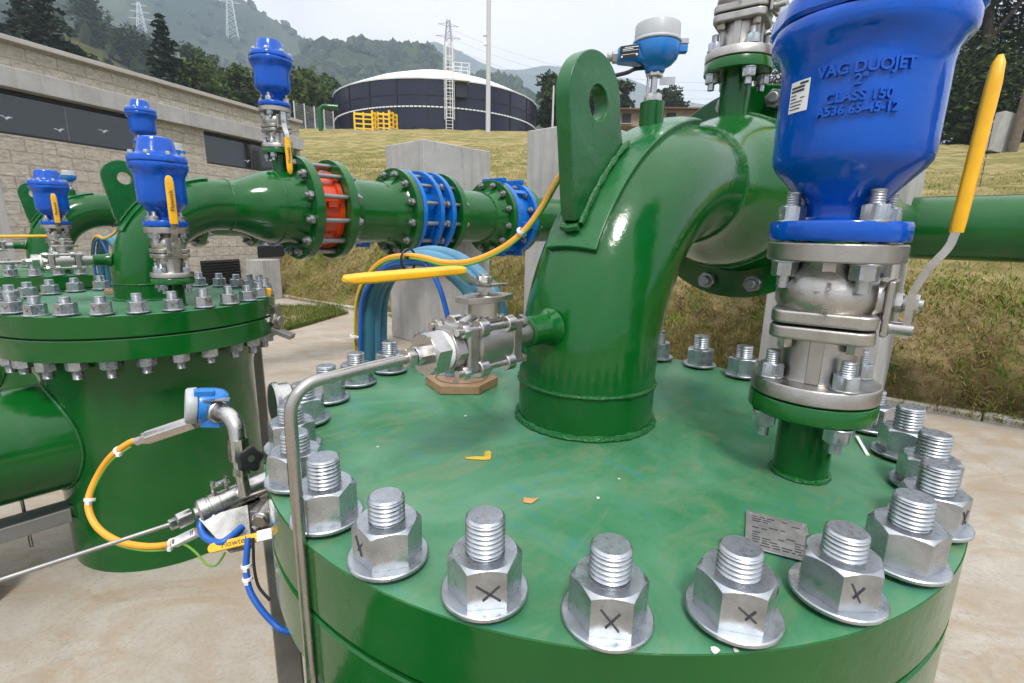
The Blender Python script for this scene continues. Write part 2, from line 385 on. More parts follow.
def text_mesh(txt, size, depth=0.0015, res=3, bold=0.0):
    cu = bpy.data.curves.new('lettering', 'FONT'); cu.body = txt; cu.size = size; cu.extrude = depth; cu.align_x = 'CENTER'; cu.align_y = 'CENTER'; cu.resolution_u = res; cu.offset = bold
    o = bpy.data.objects.new('lettering', cu); COL.objects.link(o)
    dg = bpy.context.evaluated_depsgraph_get(); me = bpy.data.meshes.new_from_object(o.evaluated_get(dg))
    vs = [v.co.copy() for v in me.vertices]; fs = [tuple(p.vertices) for p in me.polygons]
    bpy.data.objects.remove(o); bpy.data.curves.remove(cu); bpy.data.meshes.remove(me)
    return vs, fs
def add_text(mb, txt, size, fn, depth=0.0015, mi=0, res=3, bold=0.0):
    vs, fs = text_mesh(txt, size, depth, res, bold)
    mb.add([fn(v) for v in vs], fs, mi)

# ------------------------------------------------------------------ the vessel and what is fitted to it (local frame: x along the outlet pipe, z = 0 on the cover)
class Local:
    def __init__(s, name, label, cat, base, group=None):
        s.b = base; s.e = thing(name, label, cat, lw(*base), RZ, group)
    squeeze = 1.0
    def part(s, mb, name, mats, parent=None, bevel=0.0, sharp=35, recalc=True):
        if s.squeeze != 1.0: mb.v = [((v[0] - s.b[0]) * s.squeeze + s.b[0], (v[1] - s.b[1]) * s.squeeze + s.b[1], v[2]) for v in mb.v]
        return mb.build(name, mats, parent or s.e, s.b, sharp, bevel, recalc)

def arc(c, r, a0, a1, n, y=0.0):
    return [(c[0] + r * math.cos(a), y, c[1] + r * math.sin(a)) for a in np.linspace(a0, a1, n)]

def bead_path(pts, r, n=8, jit=0.0):
    return MB().tube(pts, r, n)
def ring_bead(o, d, R, r, n=72):
    x, y, z = frame(d); o = Vector(o); mb = MB(); k = 8; vs = []
    for i in range(n):
        a = 2 * PI * i / n; rr = r * (1 + 0.16 * math.sin(i * 2.7) + 0.12 * math.sin(i * 5.1))
        for j in range(k):
            b = 2 * PI * j / k; q = R + rr * math.cos(b)
            vs.append(o + x * (q * math.cos(a)) + y * (q * math.sin(a)) + z * (rr * math.sin(b)))
    mb.add(vs, [(i * k + j, i * k + (j + 1) % k, ((i + 1) % n) * k + (j + 1) % k, ((i + 1) % n) * k + j) for i in range(n) for j in range(k)])
    return mb

RF, RB, RS = 0.4635, 0.432, 0.3555
def build_vessel():
    V = Local('filter_vessel', 'big green filter vessel nearest the camera, its bolted round cover filling the lower right', 'filter vessel', (0, 0, -1.0), 'filter vessels in a row')
    # shell with hubbed neck, closed below
    mb = MB(); mb.lathe([(0, -1.0), (RS, -1.0), (RS, -0.30), (RS + 0.012, -0.245), (RS + 0.035, -0.20), (RS + 0.05, -0.150), (0, -0.150)], n=72)
    V.part(mb, 'shell', 'green')
    mb = MB(); mb.lathe([(0, -0.150), (RF - 0.002, -0.150), (RF, -0.148), (RF, -0.080), (RF - 0.002, -0.078), (0, -0.078)], n=128)
    V.part(mb, 'body_flange', 'green')
    mb = MB(); mb.lathe([(0, -0.0785), (RF - 0.012, -0.0785), (RF - 0.012, -0.0715), (0, -0.0715)], n=96); V.part(mb, 'gasket', 'rubber')
    mb = MB(); mb.lathe([(RF - 0.0010, -0.0004), (RF - 0.0016, 0.0), (RF - 0.02, 0), (0.2, 0), (0, 0)], n=128); mb.lathe([(0, -0.072), (RF - 0.002, -0.072), (RF, -0.070), (RF, -0.0014), (RF - 0.0010, -0.0004)], n=128, mi=1)
    V.part(mb, 'cover_plate', ['cover', 'green'])
    # stud bolts: stud > nut, washer, lower nut
    th0 = -1.66857 - rad(48)
    def nutmesh(marked):
        mb = MB(); mb.nut((0, 0, 0), (0, 0, 1), 0.0515, 0.033, 0.0, bore=0.0155)
        if marked:
            # a felt pen cross on the face that looks outward (+x of the nut)
            ap = 0.0515 / 2 + 0.0004
            t0, sz, oy_, oz_ = marked
            for sgn in (-1, 1):
                w = t0 * sgn + 0.15 * oy_ * 200; ax = (Vector((0, math.cos(w), math.sin(w))), Vector((0, -math.sin(w), math.cos(w))), Vector((1, 0, 0)))
                mb.box((ap, 0.001 * sgn + oy_, 0.0145 + oz_), (sz - 0.003 * sgn, 0.0011, 0.0008), ax, 1)
        return mb
    first = {}
    for k in range(28):
        a = th0 + 2 * PI * k / 28
        x, y = RB * math.cos(a), RB * math.sin(a)
        if 'stud' not in first:
            mb = MB(); mb.stud((0, 0, -0.206), (0, 0, 1), 0.0158, 0.274, plain=0.0)
            st = mb.build('stud_bolt', ['zinc'], V.e)
            mb = MB(); mb.ring((0, 0, 0.0002), (0, 0, 1), 0.0352, 0.0168, 0.0045, 40, ch=0.001); wa = mb.build('washer', ['zinc'], st)
            nm = nutmesh((0.9, 0.0185, 0.0, 0.0)).build('nut', ['zinc', 'ink'], st); nm.location = (0, 0, 0.0048)
            mb = MB(); mb.nut((0, 0, 0), (0, 0, -1), 0.0515, 0.033, PI / 6); ln = mb.build('nut', ['zinc'], st); ln.location = (0, 0, -0.151)
            plain = nutmesh(False).build('nut', ['zinc']); pm = plain.data; bpy.data.objects.remove(plain); mks = [nm.data]
            for v_ in ((0.7, 0.020, 0.002, -0.001), (1.0, 0.015, -0.003, 0.002), (0.8, 0.013, 0.004, 0.001)):
                q_ = nutmesh(v_).build('nut', ['zinc', 'ink']); mks.append(q_.data); bpy.data.objects.remove(q_)
            first = dict(stud=st, nut=nm, mk=mks, pl=pm)
            s = st
        else:
            s = copy_tree(first['stud'], V.e)
        s.location = (x, y, 1.0 + RNG.uniform(-0.006, 0.005)); s.rotation_euler = (0, 0, a)
        for c in s.children:
            c.location.z = c.location.z - (s.location.z - 1.0)
            if c.name.startswith('nut'):
                up = c.location.z > 0
                c.rotation_euler = (0, 0, RNG.uniform(-0.5, 0.5) if up else RNG.uniform(0, 1))
                if up: c.data = first['mk'][(k * 3) % 4] if (k % 5 != 3) else first['pl']
    # outlet: riser, elbow, reducer to the big flange
    zc = 0.38; zb = 0.075; R = 0.305; ro = 0.106
    path = [(0, 0, 0), (0, 0, 0.03), (0, 0, 0.06)] + arc((R, zb), R, PI, PI / 2, 22) + [(0.33, 0, zc)]
    mb = MB(); mb.tube(path, ro, 56, caps=False); el = V.part(mb, 'outlet_elbow', 'green')
    prof = [(ro, 0.33), (ro, 0.335)]
    for t in np.linspace(0, 1, 9): prof.append((ro + (0.162 - ro) * (3 * t * t - 2 * t ** 3), 0.335 + 0.19 * t))
    prof += [(0.162, 0.575), (0.168, 0.60), (0.178, 0.628)]
    mb = MB(); mb.lathe(prof, (0, 0, zc), (1, 0, 0), 64); V.part(mb, 'reducer', 'green')
    for o, d, rr, br, nm in (((0, 0, 0.003), (0, 0, 1), ro + 0.001, 0.0055, 'weld_bead'), ((0, 0, 0.064), (0, 0, 1), ro, 0.0032, 'weld_bead'),
                             ((0.332, 0, zc), (1, 0, 0), ro, 0.0042, 'weld_bead'), ((0.528, 0, zc), (1, 0, 0), 0.162, 0.004, 'weld_bead')):
        V.part(ring_bead(o, d, rr, br), nm, 'bead')
    mb = MB(); mb.lathe([(0.1, 0.626), (0.239, 0.626), (0.2415, 0.628), (0.2415, 0.664), (0.239, 0.667), (0.1, 0.667)], (0, 0, zc), (1, 0, 0), 80)
    V.part(mb, 'outlet_flange', 'green')
    # reinforcing pad on the back of the elbow, swept along it, and the lifting lug standing on it
    mb = MB(); vs = []; nA, nB = 26, 7
    A = np.linspace(rad(152.5), rad(97), nA); B = np.linspace(-0.40, 0.40, nB)
    for rr in (ro + 0.0085, ro - 0.004):
        for a in A:
            for b in B:
                q = R + rr * math.cos(b); vs.append((R + q * math.cos(a), rr * math.sin(b), zb + q * math.sin(a)))
    q = nA * nB; fs = []
    for i in range(nA - 1):
        for j in range(nB - 1):
            k = i * nB + j; fs += [(k, k + 1, k + nB + 1, k + nB), (q + k, q + k + nB, q + k + nB + 1, q + k + 1)]
    for i in range(nA - 1):
        for j in (0, nB - 1):
            k = i * nB + j; fs.append((k, k + nB, q + k + nB, q + k))
    for j in range(nB - 1):
        for i in (0, nA - 1):
            k = i * nB + j; fs.append((k, k + 1, q + k + 1, q + k))
    mb.add(vs, fs); V.part(mb, 'reinforcing_pad', 'greenlug', bevel=0.0025)
    # lug outline in (x, z): starts at the foot, straight outer edge, round head, sloping inner foot along the elbow
    hc = (-0.026, 0.462); hr = 0.064; n = 48; poly = []; hole = []
    foot = [(-0.078, 0.298)]; toe = (0.058, 0.420)
    for i in range(n):
        t = i / n
        if t < 0.25:   # outer straight edge going up
            k = t / 0.25; poly.append((-0.0665 + (hc[0] - hr + 0.0665) * k, 0.302 + (hc[1] - 0.302) * k))
        elif t < 0.72:
            k = (t - 0.25) / 0.47; a = PI - k * (PI + 0.12); poly.append((hc[0] + hr * math.cos(a), hc[1] + hr * math.sin(a)))
        elif t < 0.8:
            k = (t - 0.72) / 0.08; poly.append((0.0379 + (toe[0] - 0.0379) * k, 0.452 + (toe[1] - 0.02 - 0.452) * k))
        else:
            k = (t - 0.8) / 0.2; a = rad(123) + k * rad(25); poly.append((R + 0.413 * math.cos(a), zb + 0.413 * math.sin(a)))
    hx0, hz0 = -0.020, 0.462; full = poly; poly = []; nn = 96
    for i in range(nn):
        a = 2 * PI * i / nn; dx, dz = math.cos(a), math.sin(a); best = None
        for p, q in zip(full, full[1:] + full[:1]):
            ex_, ez_ = q[0] - p[0], q[1] - p[1]; den = dx * ez_ - dz * ex_
            if abs(den) < 1e-12: continue
            t = ((p[0] - hx0) * ez_ - (p[1] - hz0) * ex_) / den; w_ = ((p[0] - hx0) * dz - (p[1] - hz0) * dx) / den
            if t > 0 and -1e-6 <= w_ <= 1 + 1e-6 and (best is None or t < best): best = t
        poly.append((hx0 + dx * best, hz0 + dz * best)); hole.append((hx0 + 0.0225 * dx, hz0 + 0.0225 * dz))
    mb = MB(); mb.prism(poly, (0, 0.0115, 0), (1, 0, 0), (0, 0, 1), (0, -1, 0), 0.023, hole=hole)
    lug = V.part(mb, 'lifting_lug', 'greenlug', bevel=0.002)
    pts = [(R + 0.424 * math.cos(a), 0.014, zb + 0.424 * math.sin(a)) for a in np.linspace(rad(148), rad(125), 14)]
    mb = MB(); mb.tube(pts, [0.0045 + 0.0012 * math.sin(i * 3.1) for i in range(14)], 8)
    mb.tube([(p[0], -0.014, p[2]) for p in pts], [0.0045 + 0.0012 * math.sin(i * 2.3) for i in range(14)], 8)
    mb.tube([(pts[0][0] - .004, -0.014, pts[0][2] - .004), (pts[0][0] - .007, 0, pts[0][2] - .006), (pts[0][0] - .004, 0.014, pts[0][2] - .004)], 0.006, 8)
    V.part(mb, 'weld_bead', 'bead')
    # small nozzles
    def nozzle(o, h, z0, flange=True):
        mb = MB(); mb.cyl((o[0], o[1], z0), (o[0], o[1], h - 0.012), 0.0305, 32)
        s = V.part(mb, 'nozzle_pipe', 'green')
        mb = MB(); mb.lathe([(0.02, h - 0.021), (0.0652, h - 0.021), (0.0674, h - 0.019), (0.0674, h - 0.002), (0.0660, h), (0.02, h)], (o[0], o[1], 0), n=56)
        V.part(mb, 'nozzle_flange', 'green'); return s
    nozzle((0.024, -0.306), 0.104, -0.002); nozzle((0.52, 0), 0.640, zc + 0.14)
    V.part(ring_bead((0.024, -0.306, 0.002), (0, 0, 1), 0.031, 0.0035, 40), 'weld_bead', 'bead')
    mb = MB(); mb.cyl((0.155, 0, 0.44), (0.155, 0, 0.497), 0.0195, 28, ch=0.001); V.part(mb, 'probe_boss', 'green')
    mb = MB(); mb.lathe([(0.026, -0.104), (0.0235, -0.112), (0.0205, -0.120), (0.0205, -0.148), (0.0185, -0.15), (0, -0.15)][0:0] or [(0.027, 0.100), (0.022, 0.111), (0.0205, 0.120), (0.0205, 0.150), (0.018, 0.152), (0, 0.152)], (0, 0, 0.157), (-1, 0, 0), 28)
    V.part(mb, 'side_boss', 'green')
    # inlet pipe
    mb = MB(); mb.cyl((-0.30, 0, -0.49), (-1.15, 0, -0.49), 0.203, 64); ip = V.part(mb, 'inlet_pipe', 'green')
    pts = []
    for i in range(61):
        a = 2 * PI * i / 60; yy = 0.203 * math.cos(a); pts.append((-math.sqrt(RS ** 2 - yy * yy) - 0.003, yy * 1.01, -0.49 + 0.205 * math.sin(a)))
    mb = MB(); mb.tube(pts, 0.006, 8, caps=False); V.part(mb, 'weld_bead', 'bead')
    return V
VES = build_vessel()

# name plate and marks on the nearest cover only
def cover_marks():
    b = VES.b
    # rectangle measured on the cover
    A, Bq, D = Vector((-0.119, -0.287, 0)), Vector((-0.104, -0.338, 0)), Vector((-0.183, -0.2935, 0))
    ex = (Bq - A); ey = (D - A); w = 0.056; ex.normalize(); ey = (ey - ex * ey.dot(ex)).normalized(); h = 0.068
    c = A + ex * w / 2 + ey * h / 2
    mb = MB(); mb.box((c.x, c.y, 0.0022), (w, h, 0.0012), (ex, ey, Vector((0, 0, 1))))
    for i in (-1, 1):
        for j in (-1, 1): 
            q = c + ex * (i * (w / 2 - 0.004)) + ey * (j * (h / 2 - 0.004)); mb.cyl((q.x, q.y, 0.0025), (q.x, q.y, 0.0038), 0.0017, 8)
    npl = VES.part(mb, 'name_plate', ['tag'], bevel=0.0003)
    npl['label'] = 'small engraved steel name plate'
    mb = MB(); rr = random.Random(3)
    for row in range(13):
        if row in (3, 6): continue
        t = -h / 2 + 0.009 + row * (h - 0.016) / 12
        s = -w / 2 + 0.006
        while s < w / 2 - 0.008:
            l = rr.uniform(0.003, 0.009)
            if rr.random() < (0.75 if row > 7 or s < -w / 8 else 0.3):
                q = c + ex * (s + l / 2) + ey * t; mb.box((q.x, q.y, 0.0030), (l, 0.0015, 0.0003), (ex, ey, Vector((0, 0, 1))))
            s += l + 0.002
    VES.part(mb, 'engraving', 'ink', parent=npl)
    # yellow L-shaped paint mark, chips of bare primer, a dry leaf
    def flat(poly, z, name, m):
        mb = MB(); mb.prism(poly, (0, 0, z), (1, 0, 0), (0, 1, 0), (0, 0, 1), 0.0006); VES.part(mb, name, m)
    ang = lambda px, py, pts: [(px + a * math.cos(rad(-48)) - bb * math.sin(rad(-48)), py + a * math.sin(rad(-48)) + bb * math.cos(rad(-48))) for a, bb in pts]
    flat(ang(-0.225, 0.008, [(-0.018, -0.006), (0.006, -0.008), (0.013, -0.006), (0.013, 0.014), (0.011, 0.018), (0.005, 0.017), (0.004, 0.001), (-0.008, 0.001), (-0.020, -0.002)]), 0.0006, 'paint_mark', 'paintmark')
    rr = random.Random(5)
    for (px, py, s) in ((-0.205, -0.158, 0.0025), (-0.150, -0.152, 0.0022),  (-0.322, -0.330, 0.004), (-0.312, -0.340, 0.0025), (-0.30, 0.13, 0.002), (-0.14, 0.13, 0.003)):
        poly = [(px + s * rr.uniform(0.5, 1.1) * math.cos(t), py + s * rr.uniform(0.4, 1) * math.sin(t)) for t in np.linspace(0, 2 * PI, 9)[:-1]]
        flat(poly, 0.0005, 'paint_chip', 'chip')
cover_marks()
leaf = Local('dry_leaf', 'curled orange dry leaf lying on the green cover near the front bolts', 'leaf', (-0.262, -0.108, 0.001))
mb = MB(); mb.add([(-0.270, -0.104, 0.0012), (-0.262, -0.109, 0.004), (-0.252, -0.112, 0.002), (-0.258, -0.104, 0.0015), (-0.264, -0.1, 0.003), (-0.266, -0.112, 0.0012)], [(0, 5, 1), (5, 2, 1), (1, 2, 3), (0, 1, 4), (1, 3, 4)])
leaf.part(mb, 'leaf_blade', 'leaf_dry', recalc=False)

# ------------------------------------------------------------------ flanged ball valves
def flange_bolt(mb, o, r=0.008, nut=0.027, below=0.028, above=0.026, d=(0, 0, 1), ang=0.0, rings=True):
    """short stud through a flange pair; o = mid plane"""
    o = Vector(o); d = Vector(d)
    mb.stud(o - d * (below + 0.022), d, r, below + above + 0.046, 0.0026, 16, plain=0.02)
    return mb
def build_ball_valve(name, label, ox, oy, z0, lever_up, group):
    """two inch flanged ball valve, height 0.178, stem toward -y"""
    V = Local(name, label, 'ball valve', (ox, oy, z0), group); V.squeeze = 0.885
    o = (ox, oy, z0)
    mb = MB(); mb.lathe([(0.024, 0.0015), (0.0735, 0.0015), (0.076, 0.003), (0.076, 0.0185), (0.0745, 0.0205), (0.046, 0.0205), (0.044, 0.026), (0.0435, 0.070), (0.024, 0.071)], o, n=56)
    for a in (rad(187), rad(97), rad(277), rad(7)):
        mb.box((ox + 0.044 * math.cos(a), oy + 0.044 * math.sin(a), z0 + 0.046), (0.006, 0.016, 0.05), (Vector((math.cos(a), math.sin(a), 0)), Vector((-math.sin(a), math.cos(a), 0)), Vector((0, 0, 1))))
    V.part(mb, 'lower_end', 'cast', bevel=0.001)
    # split flanges: rounded squares with a corner toward the camera side
    def rsq(h, r, n=8):
        p = []
        for cx, cy, a0 in ((h - r, h - r, 0), (-h + r, h - r, PI / 2), (-h + r, -h + r, PI), (h - r, -h + r, 3 * PI / 2)):
            p += [(cx + r * math.cos(a0 + PI / 2 * i / n), cy + r * math.sin(a0 + PI / 2 * i / n)) for i in range(n + 1)]
        return p
    ca, sa = math.cos(rad(8)), math.sin(rad(8))
    mb = MB()
    for za in (0.0705, 0.0880):
        mb.prism(rsq(0.0575, 0.020), (ox, oy, z0 + za), (ca, sa, 0), (-sa, ca, 0), (0, 0, 1), 0.0155)
    V.part(mb, 'split_flange', 'cast', bevel=0.0035)
    mb = MB(); mb.lathe([(0.03, 0.100), (0.0550, 0.1030), (0.0590, 0.110), (0.0600, 0.119), (0.0580, 0.130), (0.0520, 0.142), (0.0455, 0.150), (0.044, 0.1575), (0.0745, 0.1575), (0.076, 0.159), (0.076, 0.1755), (0.0745, 0.177), (0.024, 0.177)], o, n=56)
    for a in (rad(187), rad(97), rad(277), rad(7)):
        mb.box((ox + 0.0435 * math.cos(a), oy + 0.0435 * math.sin(a), z0 + 0.150), (0.008, 0.014, 0.016), (Vector((math.cos(a), math.sin(a), 0)), Vector((-math.sin(a), math.cos(a), 0)), Vector((0, 0, 1))))
    body = V.part(mb, 'valve_body', 'cast')
    # cast marks
    mb = MB()
    def on_body(R, a0, zc, flip=0):
        def fn(v):
            # letters run downward: text x -> -z, text y -> around
            a = a0 - v.y / R
            r = R + v.z * 0.7
            return (ox + r * math.cos(a), oy + r * math.sin(a), z0 + zc - v.x)
        return fn
    add_text(mb, 'ROWAREZ', 0.0085, on_body(0.0597, rad(190), 0.119), 0.0012)
    add_text(mb, 'F152', 0.0085, on_body(0.0597, rad(179), 0.119), 0.0012)
    V.part(mb, 'raised_lettering', 'cast', recalc=False)
    mb = MB()
    for za in (0.0785, 0.096):
        fx = Vector((ca, sa, 0)); fy = Vector((-sa, ca, 0))
        def fn(v, za=za): 
            p = Vector((ox, oy, z0 + za)) - fx * (0.0578 + v.z * 0.6) - fy * (v.x - 0.001) + Vector((0, 0, v.y)); return tuple(p)
        add_text(mb, '50', 0.0105, fn, 0.001)
    V.part(mb, 'raised_lettering', 'cast', recalc=False)
    # flange bolts, split flange bolts
    for k in range(4):
        a = rad(45 + 90 * k - 2); bx, by = ox + 0.0603 * math.cos(a), oy + 0.0603 * math.sin(a)
        for zz, up, dn in ((0.0, 0.0205, 0.0215), (0.178, 0.0205, 0.0205)):
            mb = MB(); zt = z0 + zz
            mb.stud((bx, by, zt - dn - 0.031), (0, 0, 1), 0.0084, up + dn + 0.064, 0.0026, 18, plain=0.014)
            mb.ring((bx, by, zt + up), (0, 0, 1), 0.0165, 0.0085, 0.0024, 24, ch=0.0005)
            mb.nut((bx, by, zt + up + 0.0024), (0, 0, 1), 0.0268, 0.0155, RNG.uniform(0, 1), bore=0.007)
            mb.ring((bx, by, zt - dn), (0, 0, -1), 0.0165, 0.0085, 0.0024, 24, ch=0.0005)
            mb.nut((bx, by, zt - dn - 0.0024), (0, 0, -1), 0.0268, 0.0155, RNG.uniform(0, 1), bore=0.007)
            V.part(mb, 'flange_bolt', 'zinc')
        a2 = rad(53 + 90 * k); bx, by = ox + 0.0535 * math.cos(a2), oy + 0.0535 * math.sin(a2)
        mb = MB(); mb.nut((bx, by, z0 + 0.0703), (0, 0, -1), 0.0165, 0.0105, 0.3); mb.nut((bx, by, z0 + 0.1037), (0, 0, 1), 0.0165, 0.008, 0.1) if False else None
        V.part(mb, 'split_flange_bolt', 'cast')
    # stem side
    zs = z0 + 0.1165; ys = oy
    mb = MB(); mb.cyl((ox, ys - 0.045, zs), (ox, ys - 0.064, zs), 0.0235, 28, r2=0.0205)
    mb.box((ox, ys - 0.067, zs - 0.006), (0.052, 0.008, 0.060)); mb.cyl((ox, ys - 0.06, zs), (ox, ys - 0.088, zs), 0.0085, 16)
    V.part(mb, 'stem_pad', 'cast', bevel=0.0025)
    mb = MB(); mb.nut((ox, ys - 0.0715, zs), (0, -1, 0), 0.019, 0.008, 0.2); mb.nut((ox, ys - 0.0855, zs), (0, -1, 0), 0.019, 0.0085, 0.5); mb.cyl((ox, ys - 0.094, zs), (ox, ys - 0.098, zs), 0.0055, 12)
    mb.cyl((ox - 0.014, ys - 0.066, zs - 0.026), (ox - 0.014, ys - 0.094, zs - 0.026), 0.006, 14); mb.cyl((ox + 0.012, ys - 0.066, zs - 0.026), (ox + 0.012, ys - 0.086, zs - 0.026), 0.0045, 12)
    V.part(mb, 'stem_nuts', 'steel')
    g = 1 if lever_up else -1
    prof = [(-0.0865, -0.036), (-0.0865, 0.006), (-0.0875, 0.015), (-0.0965, 0.038), (-0.1085, 0.057), (-0.1122, 0.070), (-0.1138, 0.09), (-0.1178, 0.205)]
    pr = catmull([(0, p[0], p[1]) for p in prof], 4)
    def bar(rng, w, th):
        P = [pr[i] for i in rng]; mb = MB(); vs = []
        for i, p in enumerate(P):
            t = (P[min(i + 1, len(P) - 1)] - P[max(i - 1, 0)]).normalized(); nn = Vector((0, t.z, -t.y))
            for sx, sn in ((-1, -1), (1, -1), (1, 1), (-1, 1)):
                q = p + nn * (sn * th / 2); vs.append((ox + sx * w / 2 * g, ys + q.y, zs + g * q.z))
        m = len(P); fs = [(i * 4 + k, i * 4 + (k + 1) % 4, (i + 1) * 4 + (k + 1) % 4, (i + 1) * 4 + k) for i in range(m - 1) for k in range(4)]
        fs += [(0, 1, 2, 3), tuple((m - 1) * 4 + k for k in range(4))]; mb.add(vs, fs); return mb
    n = len(pr); cut = int(n * 0.62)
    lv = V.part(bar(range(n), 0.024, 0.0080), 'lever', 'steel', bevel=0.001)
    # yellow sleeve: a flattened tube over the upper part
    mb = MB(); vs = []; q0 = Vector((0, -0.1132, 0.0735)); q1 = Vector((0, -0.1190, 0.231)); k = 20; S = 14
    for i in range(S):
        t = i / (S - 1); e = 1.0 if 0 < i < S - 2 else (0.8 if i == S - 2 else (0.35 if i == S - 1 else 0.92))
        if i >= S - 2: t = 1 - (0.045 if i == S - 2 else 0)
        c = q0.lerp(q1, t)
        for j in range(k):
            a = 2 * PI * j / k
            px = math.copysign(abs(math.cos(a)) ** 0.55, math.cos(a)) * 0.0145 * e; pyy = math.copysign(abs(math.sin(a)) ** 0.55, math.sin(a)) * 0.0070 * e
            vs.append((ox + px, ys + c.y + pyy, zs + g * c.z))
    fs = [(i * k + j, i * k + (j + 1) % k, (i + 1) * k + (j + 1) % k, (i + 1) * k + j) for i in range(S - 1) for j in range(k)] + [tuple(range(k)), tuple((S - 1) * k + j for j in range(k))]
    mb.add(vs, fs); gr = V.part(mb, 'grip', 'yellow', parent=lv)
    mb = MB()
    def fn(v): return (ox + (-v.y if True else 0), ys - 0.1043 - 0.0058 - v.z * 0.5, zs + g * 0.155 + v.x * 1.0)
    # letters climb the grip; read from the left
    def fn(v): return (ox - v.y * 0.95, ys - 0.1244 - v.z * 0.4, zs + g * 0.150 + v.x)
    add_text(mb, 'Flowtek', 0.0215, fn, 0.001)
    V.part(mb, 'printed_name', 'ink', parent=lv, recalc=False)
    return V

# ------------------------------------------------------------------ blue air valves
def build_air_valve(name, label, ox, oy, z0, group, detail=True):
    V = Local(name, label, 'air valve', (ox, oy, z0), group); V.squeeze = 0.92; o = (ox, oy, z0)
    mb = MB()
    P0 = rad(190) + PI / 4
    mb.lathe([(0.024, 0.0), (0.0720, 0.0), (0.0738, 0.0025), (0.0738, 0.0175), (0.0720, 0.0205), (0.045, 0.0215), (0.041, 0.025), (0.0400, 0.030), (0.0408, 0.036), (0.0432, 0.041), (0.055, 0.0545), (0.067, 0.067), (0.0745, 0.0745),
              (0.0792, 0.0815), (0.0808, 0.0900), (0.0810, 0.120), (0.0812, 0.145), (0.0814, 0.166, 0.002, -0.004), (0.0834, 0.177, 0.008, -0.007), (0.0885, 0.186, 0.013, -0.006), (0.0935, 0.192, 0.015, -0.002), (0.0965, 0.198, 0.014), (0.0970, 0.208, 0.014), (0.0950, 0.2125, 0.014), (0.06, 0.213), (0.0, 0.213)], o, n=96, lobes=4, ph0=P0)
    V.part(mb, 'valve_body', 'blue')
    mb = MB(); mb.lathe([(0.03, 0.2145), (0.0945, 0.2145), (0.0970, 0.218), (0.0960, 0.231), (0.0920, 0.2365), (0.078, 0.241), (0.0695, 0.245), (0.065, 0.252, 0.0), (0.0575, 0.287, 0), (0.053, 0.295, 0), (0.044, 0.299, 0), (0, 0.300)], o, n=72, lobe=0.025, lobes=8, ph0=P0)
    V.part(mb, 'bonnet', 'blue')
    for k in range(8):
        a = 2 * PI * k / 8; bx, by = ox + 0.0850 * math.cos(a + P0), oy + 0.0850 * math.sin(a + P0)
        mb = MB(); mb.ring((bx, by, z0 + 0.2375), (0, 0, 1), 0.011, 0.004, 0.002, 16, ch=0.0004); mb.nut((bx, by, z0 + 0.2395), (0, 0, 1), 0.016, 0.009, k * 0.4)
        V.part(mb, 'bonnet_bolt', 'zinc')
    if detail:
        mb = MB()
        def on(R0, a0, zc):
            def fn(v):
                z = zc + v.y; R = 0.0811
                a = a0 + v.x / R; r = R + v.z - 0.0006
                return (ox + r * math.cos(a), oy + r * math.sin(a), z0 + z)
            return fn
        a0 = rad(186)
        for t, s, zc in (('VAG DUOJET', 0.0142, 0.1590), ('2"', 0.0130, 0.1480), ('CLASS 150', 0.0128, 0.1340), ('A536 65-45-12', 0.0116, 0.1225)):
            add_text(mb, t, s, on(0.0811, a0 + (0.06 if t != 'VAG DUOJET' else 0.09), zc), 0.0042, res=4, bold=0.0004)
        V.part(mb, 'embossed_lettering', 'blue', recalc=False)
        # paper sticker curved on the left of the body
        mb = MB(); vs = []; fs = []; nn = 9
        for j in range(2):
            for i in range(nn):
                a = rad(137) + rad(18.5) * i / (nn - 1); z = 0.129 + 0.030 * j
                R = 0.0819
                vs.append((ox + R * math.cos(a), oy + R * math.sin(a), z0 + z))
        fs = [(i, i + 1, nn + i + 1, nn + i) for i in range(nn - 1)]
        mb.add(vs, fs); rr = random.Random(2)
        st = None
        for row in range(8):
            z = 0.1550 - row * 0.0033; a = rad(138.5)
            if row == 0: segs = [(146.5, 154)]
            else: segs = [(138.5, 138.5 + rr.uniform(5, 13))] + ([(148, 152)] if row in (4,) else [])
            for (s0, s1) in segs:
                R = 0.0822; vv = []
                hgt = 0.0022 if row in (0, 1, 2) else 0.0011
                for zz in (z, z + hgt):
                    for t in (0, 0.33, 0.66, 1): 
                        aa = rad(s0 + (s1 - s0) * t); vv.append((ox + R * math.cos(aa), oy + R * math.sin(aa), z0 + zz))
                mb.add(vv, [(i, i + 1, 5 + i, 4 + i) for i in range(3)], 1)
        V.part(mb, 'sticker', ['white', 'ink'], recalc=False)['label'] = 'white paper sticker with small print'
    return V
BV1 = build_ball_valve('ball_valve', 'steel ball valve with raised yellow lever, under the big blue air valve at the right', 0.024, -0.306, 0.104, True, 'flanged steel ball valves')
AV1 = build_air_valve('air_valve', 'big blue air valve with cast lettering and sticker, cut by the top edge', 0.024, -0.306, 0.2835, 'blue air valves')
BVT = build_ball_valve('ball_valve', 'steel ball valve on the stub above the nearest elbow, cut by the top edge', 0.52, 0, 0.640, False, 'flanged steel ball valves')
AVT = build_air_valve('air_valve', 'blue air valve high on the pipe, alone against the misty mountain', 0.52, 0, 0.8195, 'blue air valves', detail=False); AVT.e.scale = (1, 1, 0.92)

